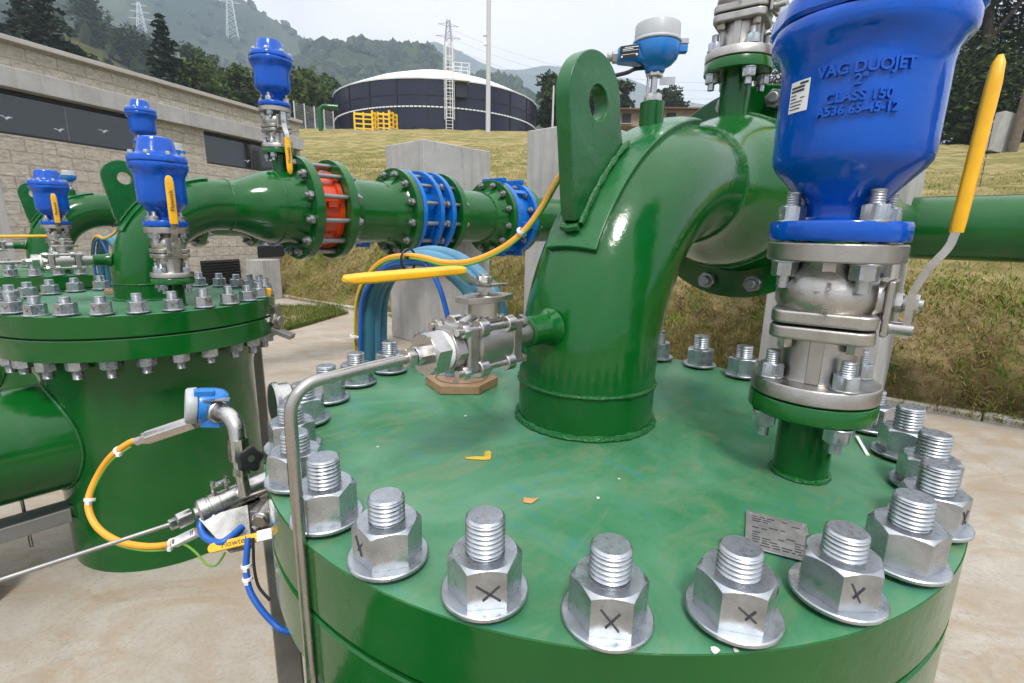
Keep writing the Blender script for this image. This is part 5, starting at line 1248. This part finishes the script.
# poles
def pole(u, v, Y, h, r, label, lamp=False):
    p = far(u, v, Y); z = gz(p.x, p.y) - 0.3
    t = thing('mast_pole', label, 'pole', (p.x, p.y, z)); mb = MB(); mb.cyl((0, 0, 0), (0, 0, h), r, 14, r2=r * 0.7); mb.build('shaft', 'pole', t)
    if lamp:
        mb = MB(); mb.box((-0.25, 0, 6.5), (0.25, 0.25, 0.25)); mb.box((-0.22, 0, 5.9), (0.2, 0.2, 0.2)); mb.tube([(0, 0, 6.4), (-0.2, 0, 6.4)], 0.04, 6); mb.build('camera_box', 'white', t)
    return t
pole(488, 127, 37, 19, 0.17, 'tall pale mast in front of the right half of the tank', True)
lq = far(283.5, 127, 33); lq.z = gz(lq.x, lq.y) - 0.2
LPp = thing('lamp_pole', 'thin pale lamp pole with a round lamp right behind the highest air valve', 'lamp post', lq)
mb = MB(); mb.cyl((0, 0, 0), (0, 0, 5.4), 0.035, 10); mb.build('shaft', 'white', LPp)
mb = MB(); mb.lathe([(0, 4.98), (0.09, 5.02), (0.14, 5.12), (0.12, 5.24), (0, 5.3)], (0.12, 0, 0), n=16); mb.build('lamp', 'white', LPp)
pole(552.5, 124, 46, 4.3, 0.10, 'short pale pole beside the dark tree right of the tank')
# yellow guard rail
FR = thing('guard_rail', 'yellow guard rail of low panels in front of the tank', 'railing', far(376, 128, 38))
a, b = far(355, 131, 36.2), far(397, 126, 39.0); a.z = b.z = 0
org = FR.location.copy()
def panel(p, q, z):
    d = (q - p); n = d.normalized(); mb = MB(); 
    mb.box((p + q) / 2 + V3((0, 0, z + 1.12)) - V3((org.x, org.y, org.z)), (d.length, 0.09, 0.14), (n, V3((-n.y, n.x, 0)), V3((0, 0, 1))))
    for zz in (0.2, 0.5, 0.82): mb.box((p + q) / 2 + V3((0, 0, z + zz)) - V3((org.x, org.y, org.z)), (d.length, 0.07, 0.09), (n, V3((-n.y, n.x, 0)), V3((0, 0, 1))))
    for e_ in (p, q, (p + q) / 2): mb.box(e_ + V3((0, 0, z + 0.6)) - V3((org.x, org.y, org.z)), (0.11, 0.11, 1.3), (n, V3((-n.y, n.x, 0)), V3((0, 0, 1))))
    mb.build('rail_panel', 'fenceyellow', FR)
pts = [a, a.lerp(b, 0.42) + V3((0.2, -0.9, 0)), a.lerp(b, 0.55) + V3((0, -0.2, 0)), a.lerp(b, 0.80) + V3((0.2, -0.7, 0)), b]
for p, q in zip(pts, pts[1:]): panel(p, q, gz((p.x + q.x) / 2, (p.y + q.y) / 2) - 0.05)
mb = MB()
for p, q in zip(pts, pts[1:]):
    m_ = (p + q) / 2; d = q - p; n = d.normalized(); mb.box(m_ + V3((0, 0, gz(m_.x, m_.y) - 0.25)) - org, (d.length + 0.1, 0.35, 0.5), (n, V3((-n.y, n.x, 0)), V3((0, 0, 1))))
mb.build('footing_or_shade', 'conc', FR)
# green goose-neck vent and mesh fence left of the tank
gq = far(321, 131, 36); gq.z = gz(gq.x, gq.y)
GV = thing('vent_pipe', 'green goose-neck vent pipe at the left foot of the tank', 'vent pipe', gq)
mb = MB(); mb.tube(catmull([(0, 0, -0.4), (0, 0, 0.9), (0.02, 0, 1.25), (0.2, 0, 1.5), (0.5, 0, 1.55), (1.2, 0.2, 1.55)], 6), 0.15, 14); mb.build('pipe', 'green', GV)
f0, f1 = far(296, 134, 38), far(334, 131, 41)
MF2 = thing('mesh_fence', 'grey wire mesh fence between the building end and the tank', 'fence', (f0.x, f0.y, gz(f0.x, f0.y)))
d = V3((f1.x - f0.x, f1.y - f0.y, 0)); 
for k in range(5):
    mb = MB(); q = d * (k / 4); mb.cyl((q.x, q.y, -0.3), (q.x, q.y, 1.9), 0.05, 8); mb.build('fence_post', 'pole', MF2)
mb = MB()
for k in range(60): q = d * (k / 59); mb.tube([(q.x, q.y, 0), (q.x, q.y, 1.8)], 0.008, 4)
for k in range(12): mb.tube([(0, 0, 0.05 + k * 0.16), (d.x, d.y, 0.05 + k * 0.16)], 0.008, 4)
mb.build('wire_mesh', 'galv', MF2)

# ------------------------------------------------------------------ trees
def leaf_mesh(name, C, S, m, parent=None, flat=0.5):
    """C: centres n x 3, S: sizes n; two crossed bent quads per clump"""
    C = np.asarray(C); S = np.asarray(S); n = len(C)
    d = RNG.normal(size=(n, 3)); d[:, 2] *= flat; d /= np.linalg.norm(d, axis=1)[:, None] + 1e-9
    e = RNG.normal(size=(n, 3)); e -= d * (e * d).sum(1)[:, None]; e /= np.linalg.norm(e, axis=1)[:, None] + 1e-9
    f = np.cross(d, e); s = S[:, None]
    V = np.empty((n, 4, 3))
    V[:, 0] = C - d * s; V[:, 1] = C - e * s * 0.45 + f * s * 0.15; V[:, 2] = C + d * s; V[:, 3] = C + e * s * 0.45 + f * s * 0.15
    me = bpy.data.meshes.new(name); me.vertices.add(n * 4); me.vertices.foreach_set('co', V.reshape(-1))
    me.loops.add(n * 6); idx = np.arange(n)[:, None] * 4
    me.loops.foreach_set('vertex_index', (idx + np.array([[0, 1, 2, 0, 2, 3]])).reshape(-1).astype(np.int32))
    me.polygons.add(n * 2); me.polygons.foreach_set('loop_start', (np.arange(n * 2) * 3).astype(np.int32)); me.polygons.foreach_set('loop_total', np.full(n * 2, 3, np.int32))
    me.materials.append(M[m]); me.update(calc_edges=True)
    o = bpy.data.objects.new(name, me); COL.objects.link(o)
    if parent: o.parent = parent
    return o
def broad_tree(name, label, loc, H, W, m, n=2600, leaf=0.28, trunk=0.3, group=None, seed=1, low=0.22):
    rg = np.random.default_rng(seed); t = thing(name, label, 'tree', loc, 0, group)
    nl = 16; lobes = []
    for i in range(nl):
        k = rg.random(); h = H * (low + (0.92 - low) * (i + rg.random()) / nl); prof = math.sin(PI * min(1, max(0.08, (h / H - low + 0.12) / (1.12 - low)))) ** 0.6
        a = rg.random() * 2 * PI; r = W / 2 * prof * rg.uniform(0.25, 0.80); lobes.append((r * math.cos(a), r * math.sin(a), h, W * rg.uniform(0.13, 0.24)))
    mb = MB(); mb.tube(catmull([(0, 0, -0.5), (0.02 * W, 0, H * 0.25), (-0.02 * W, 0.02 * W, H * 0.55), (0, 0, H * 0.9)], 5), list(np.linspace(trunk, trunk * 0.2, 16)), 9)
    for (x, y, z, s) in lobes[::2]:
        z0 = max(H * 0.12, z - H * 0.22); mb.tube([(0, 0, z0), (x * 0.5, y * 0.5, z0 + (z - z0) * 0.6), (x, y, z)], [trunk * 0.4, trunk * 0.25, trunk * 0.08], 6)
    mb.build('trunk', 'bark', t)
    w = np.array([l[3] ** 2 for l in lobes]); pick = rg.choice(nl, n, p=w / w.sum()); L = np.array(lobes)[pick]
    d = rg.normal(size=(n, 3)); d /= np.linalg.norm(d, axis=1)[:, None]; rr = L[:, 3:4] * (0.45 + 0.65 * rg.random((n, 1)) ** 0.5) * (1 + 0.25 * np.sin(d[:, 0:1] * 7 + pick[:, None]))
    C = L[:, :3] + d * rr * np.array([1, 1, 0.8])
    leaf_mesh('crown', C, rg.uniform(0.6, 1.3, n) * leaf, m, t, 0.6); return t
def conifer(name, label, loc, H, W, n=1800, leaf=0.35, group=None, seed=1, m='leaf2'):
    rg = np.random.default_rng(seed); t = thing(name, label, 'tree', loc, 0, group)
    mb = MB(); mb.tube([(0, 0, -0.5), (0, 0, H * 0.5), (0, 0, H * 0.98)], [0.018 * H, 0.012 * H, 0.003 * H], 8)
    C = []; tiers = 15
    for i in range(tiers):
        f = i / (tiers - 1); z = H * (0.10 + 0.86 * f); R = W / 2 * (1 - f) ** 0.75 * rg.uniform(0.75, 1.1) + 0.05 * W
        nb = int(9 - 5 * f)
        for b in range(nb):
            a = 2 * PI * b / nb + rg.random() * 1.2; r = R * rg.uniform(0.65, 1.1); droop = rg.uniform(-0.05, 0.25) * r
            mb.tube([(0, 0, z), (r * math.cos(a), r * math.sin(a), z - droop)], [0.006 * H, 0.002 * H], 5)
            k = max(4, int(n / (tiers * 7) * (0.4 + r / (W / 2))))
            q = rg.random(k) ** 0.7; wdt = 0.22 * r * (1 - q * 0.5)
            C += [(r * s * math.cos(a) + rg.normal() * w_, r * s * math.sin(a) + rg.normal() * w_, z - droop * s + rg.normal() * 0.16 * r * (1.1 - s)) for s, w_ in zip(q, wdt)]
    mb.build('trunk', 'bark', t); C = np.array(C)
    leaf_mesh('crown', C, rg.uniform(0.6, 1.3, len(C)) * leaf, m, t, 0.4); return t
def at_px(u, v, Y, dz=0.0):
    p = far(u, v, Y); return (p.x, p.y, p.z + dz)
G1 = 'trees behind the pump building'
# left group of conifers above the parapet
conifer('conifer_tree', 'tallest dark conifer above the parapet at the upper left', at_px(52, 78, 40), 9.2, 3.8, 1700, 0.27, G1, 3)
conifer('conifer_tree', 'shorter dark conifer just left of the tallest one', at_px(31, 72, 42), 5.8, 4.0, 1500, 0.27, G1, 4)
broad_tree('dark_bush', 'dark bushy tree at the far left above the parapet', at_px(6, 58, 44), 2.6, 3.6, 'leaf2', 900, 0.3, 0.2, G1, 5)
broad_tree('dark_bush', 'low dark bush right of the tallest conifer', at_px(76, 78, 41), 2.2, 2.6, 'leaf2', 1100, 0.26, 0.15, G1, 6)
conifer('conifer_tree', 'lone dark conifer standing over the middle of the parapet', at_px(170, 100, 42), 6.2, 3.1, 2200, 0.25, G1, 7)
broad_tree('green_bush', 'bright green bush right of the lone conifer', at_px(200, 104, 44), 3.2, 5.0, 'leaf4', 1500, 0.24, 0.12, G1, 8, 0.1)
for i, (u, v, Y, H, W, lab) in enumerate([(196, 80, 95, 7.5, 6.0, 'hazy rounded tree above the bright bush'), (212, 84, 100, 7, 6, 'hazy rounded tree right of the first hazy one'), (234, 92, 90, 5, 5.5, 'hazy tree low beside the highest air valve'),
        (248, 108, 50, 4.2, 5.0, 'green tree behind the end of the parapet, left of the highest air valve'), (258, 112, 47, 3.0, 3.4, 'small brownish tree under the highest air valve'), (305, 118, 52, 4.6, 6.2, 'green tree between the highest air valve and the tank'), (322, 112, 60, 4.4, 5.0, 'darker tree touching the left side of the tank'),
        (100, 45, 130, 13, 11, 'dark hazy clump of trees on the grassy hillside'), (140, 58, 125, 8, 9, 'hazy clump of trees lower on the grassy hillside'), (108, 66, 110, 3, 3.2, 'small round tree alone on the grassy hillside')]):
    broad_tree('hill_tree', lab, at_px(u, v + 10, Y), H, W, 'leaf4' if i in (3, 5) else 'leaf1', 1500, 0.05 * W + 0.08, 0.18, G1, 20 + i, 0.12)
G2 = 'trees right of the tank'
broad_tree('dark_tree', 'dense dark green tree right of the tank behind the short pole', at_px(549, 127, 54), 5.0, 5.0, 'leaf1', 2800, 0.30, 0.25, G2, 41, 0.08)
broad_tree('dark_tree', 'dark tree seen through the eye of the lifting lug', at_px(585, 125, 58), 4.6, 6.0, 'leaf1', 2600, 0.32, 0.25, G2, 42, 0.08)
broad_tree('dark_tree', 'dark tree between the lug and the nearest transmitter', at_px(618, 114, 62), 3.3, 3.6, 'leaf1', 2200, 0.28, 0.2, G2, 43, 0.1)
broad_tree('dark_tree', 'low green tree under the nearest transmitter, behind the red roofs', at_px(668, 112, 75), 2.6, 5.0, 'leaf1', 2200, 0.3, 0.2, G2, 44, 0.1)
broad_tree('airy_tree', 'airy grey-green tree behind the hanging yellow lever', at_px(764, 128, 36), 6.4, 5.2, 'leaf3', 1500, 0.17, 0.16, G2, 45, 0.25)
G3 = 'big trees at the right edge'
for i, (u, v, Y, H, W, lab) in enumerate([(962, 150, 33, 21, 12, 'tallest dark tree behind the yellow lever at the upper right'), (905, 150, 35, 14, 10, 'dark tree behind the big blue air valve'), (1018, 150, 33, 12.0, 9.5, 'dark tree at the right edge behind the wooden pole'), (1075, 150, 32, 15, 10, 'dark tree running out of the right edge of the picture'), (970, 150, 29, 4.5, 8, 'low dark bush under the tallest tree')]):
    broad_tree('big_tree', lab, at_px(u, v + 3, Y), H, W, 'leaf1', [20000, 8000, 11000, 4000, 7000][i], 0.16, 0.35, G3, 60 + i, 0.05)
# wooden pole with a pale concrete base
q = far(1011, 152, 20.0); q.z = gz(q.x, q.y)
UP = thing('utility_pole', 'leaning grey wooden pole in front of the right edge trees', 'pole', q)
mb = MB(); mb.tube([(0, 0, -0.4), (0.25, 0, 4.0), (0.5, 0, 9.0)], [0.17, 0.15, 0.12], 12); mb.build('shaft', 'wood', UP)
q = far(1001, 151, 20.4); q.z = gz(q.x, q.y) + 0.1
CBk = thing('leaning_slab', 'pale tilted concrete slab at the foot of the wooden pole', 'concrete block', q)
mb = MB(); mb.box((0, 0, 0.55), (1.05, 0.35, 1.45), (V3((0.97, 0.1, -0.18)).normalized(), V3((-0.1, 1, 0)).normalized(), V3((0.18, 0, 0.98)).normalized())); mb.build('slab', 'conc', CBk, bevel=0.02)

# ------------------------------------------------------------------ houses beyond the elbow
def house(u0, u1, v, Y, h, label, roofh=1.0, wallm='housewall', roofm='roofred'):
    a, b = far(u0, v, Y), far(u1, v, Y); w = b.x - a.x; c = (a + b) / 2
    t = thing('house', label, 'house', (c.x, c.y, c.z), 0, 'small houses beyond the crest')
    mb = MB(); mb.box((0, 2, h / 2), (w, 4, h)); mb.build('wall', wallm, t)
    mb = MB(); mb.prism([(-0.6, h - 0.05), (2, h + roofh), (4.6, h - 0.05), (4.6, h + 0.08), (2, h + roofh + 0.14), (-0.6, h + 0.08)], (-w / 2 - 0.4, 0, 0), (0, 1, 0), (0, 0, 1), (1, 0, 0), w + 0.8); mb.build('roof', roofm, t)
    for k in range(max(1, int(w / 2.4))):
        x = -w / 2 + (k + 0.5) * w / max(1, int(w / 2.4)); mb = MB(); mb.box((x, -0.02, h * 0.48), (0.9, 0.12, 0.9)); f = mb.build('window', 'dark', t)
        mb = MB(); mb.box((x, -0.06, h * 0.48 - 0.5), (1.1, 0.16, 0.08)); mb.build('sill', 'conc', f)
house(655, 716, 126, 52, 1.5, 'long low house with rusty red roof beyond the nearest elbow', 0.45)
house(612, 640, 126, 54, 1.5, 'small house with red roof beyond the lug and the transmitter', 0.55)
house(596, 616, 118, 56, 2.2, 'house with sloping brown roof half hidden by the lug', 1.0)

# ------------------------------------------------------------------ pylons and their wires
def pylon(u, v, Y, H, W, label, m='pylon', th=0.09):
    p = far(u, v, Y); t = thing('power_pylon', label, 'pylon', p, 0.35, 'lattice power pylons')
    mb = MB(); hw = lambda z: W / 2 * (1 - 0.82 * z / H); cs = [(1, 1), (-1, 1), (-1, -1), (1, -1)]
    nz = 11; Z = [H * (1 - (1 - k / nz) ** 1.25) for k in range(nz + 1)]
    for (a, b) in cs: mb.tube([(a * hw(z), b * hw(z), z) for z in (0, H)], th, 4)
    for z0_, z1_ in zip(Z, Z[1:]):
        for k in range(4):
            a, b = cs[k], cs[(k + 1) % 4]
            mb.tube([(a[0] * hw(z0_), a[1] * hw(z0_), z0_), (b[0] * hw(z1_), b[1] * hw(z1_), z1_)], th * 0.6, 4); mb.tube([(b[0] * hw(z0_), b[1] * hw(z0_), z0_), (a[0] * hw(z1_), a[1] * hw(z1_), z1_)], th * 0.6, 4)
    mb.build('lattice_mast', m, t)
    for zf, wf in ((0.62, 0.95), (0.78, 0.8), (0.93, 0.65)):
        mb = MB(); z = H * zf; w = W * wf
        mb.tube([(-w, 0, z), (0, 0, z + H * 0.03), (w, 0, z)], th * 0.8, 4); mb.tube([(-w, 0, z), (0, 0, z - H * 0.01), (w, 0, z)], th * 0.8, 4)
        mb.build('cross_arm', m, t)
    return t, p
pylon(449, 98, 190, 25, 5.6, 'lattice pylon rising behind the tank ladder', th=0.10)
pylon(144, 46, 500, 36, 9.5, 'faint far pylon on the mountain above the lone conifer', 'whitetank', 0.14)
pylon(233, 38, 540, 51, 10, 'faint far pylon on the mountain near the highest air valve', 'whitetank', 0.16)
for i, (va, vb, off) in enumerate(((36, 66, 0), (46, 74, 1), (28, 58, 2))):
    a, b = far(446 + i, va, 190), far(800, vb + 20, 150); n = 24
    pts = [a.lerp(b, k / n) - V3((0, 0, 7 * 4 * (k / n) * (1 - k / n))) for k in range(n + 1)]
    w = thing('power_line', ['sagging power line from the middle arms of the pylon', 'lowest sagging power line from the pylon', 'topmost sagging power line from the pylon'][i], 'power line', a, 0, 'power lines')
    MB().tube([p - a for p in pts], 0.035, 4).build('wire', 'pylon', w)

# ------------------------------------------------------------------ hills: swaths of terrain with a crest each
def hill(name, crest, Y, depth, front, m, rough, seed, floor=9.0, n=150, rows=26):
    """crest: (u, v) directions at forward distance Y; the ground climbs to it over 'front' metres and falls behind"""
    us_ = np.linspace(crest[0][0], crest[-1][0], n); cv = np.interp(us_, [c[0] for c in crest], [c[1] for c in crest]); vs = []
    for i, (u, v) in enumerate(zip(us_, cv)):
        P0 = far(u, v, Y)
        for j in range(rows):
            t = j / (rows - 1)
            if t < 0.72: k = t / 0.72; y = Y - front * (1 - k); hgt = floor + (P0.z - floor) * (0.15 * k + 0.85 * k ** 1.25)
            else: k = (t - 0.72) / 0.28; y = Y + depth * k; hgt = P0.z + (floor - 20 - P0.z) * k
            if t <= 0: hgt = floor - 30
            x = P0.x * y / Y
            w = min(1, t * 4) * (0.35 if abs(t - 0.72) < 0.03 else 1)
            hgt += rough * w * mnoise.fractal(Vector((x / front * 3.2 + seed, y / front * 3.2, seed)), 0.9, 2.1, 6)
            vs.append((x, y, hgt))
    fs = [(i * rows + j, (i + 1) * rows + j, (i + 1) * rows + j + 1, i * rows + j + 1) for i in range(n - 1) for j in range(rows - 1)]
    mb = MB(); mb.add(vs, fs); o = mb.build(name, m, sharp=180); tag(o, kind='structure'); return np.array(vs).reshape(n, rows, 3)
hA = hill('hillside', [(-260, 60), (-60, 30), (60, 22), (90, 36), (120, 50), (160, 74), (200, 96), (240, 112), (300, 126)], 135, 60, 70, 'hillgrass', 1.6, 3.1)
hB = hill('hillside', [(-420, -90), (-150, -90), (0, -55), (50, -18), (78, 2), (95, 25), (120, 52), (150, 78), (180, 100)], 300, 120, 140, 'hillwood', 5, 8.7)
hC = hill('mountain', [(-700, -120), (-300, -130), (60, -110), (180, -45), (235, -8), (262, 12), (288, 27), (306, 40), (330, 49), (380, 62), (440, 80), (520, 100), (600, 120)], 640, 350, 330, 'hillfar', 9, 5.5, n=200, rows=40)
hD = hill('wooded_ridge', [(200, 100), (262, 84), (290, 64), (312, 50), (340, 43), (375, 45), (410, 47), (432, 52), (450, 66), (475, 74), (500, 77), (528, 84), (548, 100), (575, 125)], 430, 150, 190, 'hillwood', 3, 1.9, n=200, rows=34)
hE = hill('far_mountain', [(330, 80), (400, 46), (435, 42), (458, 52), (478, 62), (500, 71), (530, 75), (560, 74), (600, 78), (634, 84), (660, 90), (685, 101), (720, 108), (800, 112), (900, 112), (1100, 100)], 1250, 600, 460, 'hillfar', 15, 7.7, n=200)
hF = hill('far_mountain', [(420, 70), (520, 70), (545, 66), (580, 69), (610, 76), (632, 79), (650, 87), (675, 101), (710, 106), (760, 98), (900, 90), (1200, 70)], 1900, 600, 460, 'hillfar', 12, 2.2, n=160)

# ------------------------------------------------------------------ far forest: one mass of small crowns on the wooded hills
def forest(name, H, n, hmin, hmax, seed, tmax=0.8, dens=-0.15):
    rg = np.random.default_rng(seed); N_, R_, _ = H.shape; ico = bmesh.new(); bmesh.ops.create_icosphere(ico, subdivisions=1, radius=1); ico.verts.ensure_lookup_table()
    bv = np.array([v.co[:] for v in ico.verts]); bf = np.array([[v.index for v in f.verts] for f in ico.faces]); ico.free(); nv, nf = len(bv), len(bf)
    V = []; k = 0
    while k < n:
        i = rg.uniform(0, N_ - 1.01); j = rg.uniform(1, (R_ - 1) * tmax) if rg.random() < 0.75 else (R_ - 1) * rg.uniform(0.66, 0.74)
        i0, j0 = int(i), int(j); a, b = i - i0, j - j0
        p = H[i0, j0] * (1 - a) * (1 - b) + H[i0 + 1, j0] * a * (1 - b) + H[i0, j0 + 1] * (1 - a) * b + H[i0 + 1, j0 + 1] * a * b
        if mnoise.noise(Vector((p[0] / 30, p[1] / 30, seed))) < dens: continue
        h = rg.uniform(hmin, hmax) * (1.5 if rg.random() < 0.06 else 1); w = h * rg.uniform(0.38, 0.7)
        q = bv * (1 + 0.22 * rg.normal(size=(nv, 1))); taper = 1 - 0.25 * (q[:, 2:3] * 0.5 + 0.5)
        V.append(q * np.array([w, w, h * 0.55]) * np.c_[taper, taper, np.ones((nv, 1))] + p + np.array([0, 0, h * 0.42])); k += 1
    V = np.concatenate(V); F_ = (np.arange(n)[:, None, None] * nv + bf[None]).reshape(-1, 3)
    me = bpy.data.meshes.new(name); me.from_pydata(V.tolist(), [], F_.tolist()); me.materials.append(M['forest']); me.update()
    o = bpy.data.objects.new(name, me); COL.objects.link(o); return tag(o, kind='stuff')
forest('ridge_forest', hD, 5200, 4, 8, 5)
forest('hillside_forest', hB, 2200, 4, 8, 6)
forest('slope_forest', hA, 90, 2.5, 5, 7, 0.7, 0.1)
forest('mountain_forest', hC, 1800, 4, 8, 8, 0.74, 0.0)

# ------------------------------------------------------------------ haze, sky, sun
mb = MB(); hb = 3000; top = 400; mb.box((0, 0, (top - 130) / 2), (2 * hb, 2 * hb, top + 130))
hz = bpy.data.meshes.new('haze'); hz.from_pydata(mb.v, [], mb.f); bmh = bmesh.new(); bmh.from_mesh(hz); bmesh.ops.recalc_face_normals(bmh, faces=bmh.faces); bmh.to_mesh(hz); bmh.free()
m = bpy.data.materials.new('haze_air'); m.use_nodes = True; nt = m.node_tree; nt.nodes.remove(nt.nodes['Principled BSDF'])
pv = N(nt, 'ShaderNodeVolumePrincipled'); pv.inputs['Color'].default_value = (0.66, 0.78, 0.97, 1); pv.inputs['Density'].default_value = 0.0006; pv.inputs['Anisotropy'].default_value = 0.1
nt.links.new(pv.outputs[0], nt.nodes['Material Output'].inputs['Volume']); hz.materials.append(m)
hzo = bpy.data.objects.new('haze', hz); COL.objects.link(hzo); tag(hzo, kind='stuff')

SUN_AZ, SUN_EL = rad(172), rad(56)
sd_ = bpy.data.lights.new('sun', 'SUN'); so = bpy.data.objects.new('sun', sd_); COL.objects.link(so)
sd_.energy = 2.8; sd_.angle = rad(12); sd_.color = (1.0, 0.965, 0.91)
sv = Vector((math.sin(SUN_AZ) * math.cos(SUN_EL), math.cos(SUN_AZ) * math.cos(SUN_EL), math.sin(SUN_EL))); so.rotation_euler = sv.to_track_quat('Z', 'Y').to_euler(); so.location = (0, -3, 8)
w = bpy.data.worlds.new('World'); SC.world = w; w.use_nodes = True; nt = w.node_tree
bg = nt.nodes['Background']; bg.inputs['Strength'].default_value = 0.1
sky = N(nt, 'ShaderNodeTexSky', sky_type='NISHITA'); sky.sun_disc = False; sky.sun_elevation = SUN_EL; sky.sun_rotation = SUN_AZ; sky.dust_density = 3
tc = N(nt, 'ShaderNodeTexCoord'); sep = N(nt, 'ShaderNodeSeparateXYZ'); nt.links.new(tc.outputs['Generated'], sep.inputs[0])
grad = ramp(nt, sep.outputs[2], [(0.0, (0.52, 0.50, 0.495)), (0.15, (0.52, 0.50, 0.495)), (0.42, (0.60, 0.585, 0.585)), (0.75, (0.95, 0.95, 0.96)), (1.0, (1.15, 1.14, 1.12))])
cn = noise(nt, coords(nt, 'Generated', (1, 1, 2.2)), 2.2, 6, 0.6, 0.4)
cl = mix(nt, 1.0, grad, ramp(nt, cn, [(0.3, (0.80, 0.81, 0.84)), (0.7, (1, 1, 1))]), 'MULTIPLY')
sc = N(nt, 'ShaderNodeVectorMath', operation='SCALE'); sc.inputs['Scale'].default_value = 19.0; nt.links.new(cl, sc.inputs[0])
nt.links.new(mix(nt, 0.9, sky.outputs[0], sc.outputs[0]), bg.inputs['Color'])

SC.view_settings.view_transform = 'Standard'; SC.view_settings.look = 'None'; SC.view_settings.gamma = 1; SC.view_settings.exposure = 0.30; SC.view_settings.use_curve_mapping = False
SC.render.engine = 'CYCLES'
cy = SC.cycles; cy.max_bounces = 6; cy.diffuse_bounces = 3; cy.glossy_bounces = 3; cy.transmission_bounces = 2; cy.volume_bounces = 2; cy.transparent_max_bounces = 4
cy.caustics_reflective = False; cy.caustics_refractive = False; cy.sample_clamp_indirect = 6; cy.use_denoising = True; cy.use_adaptive_sampling = True; cy.adaptive_threshold = 0.02
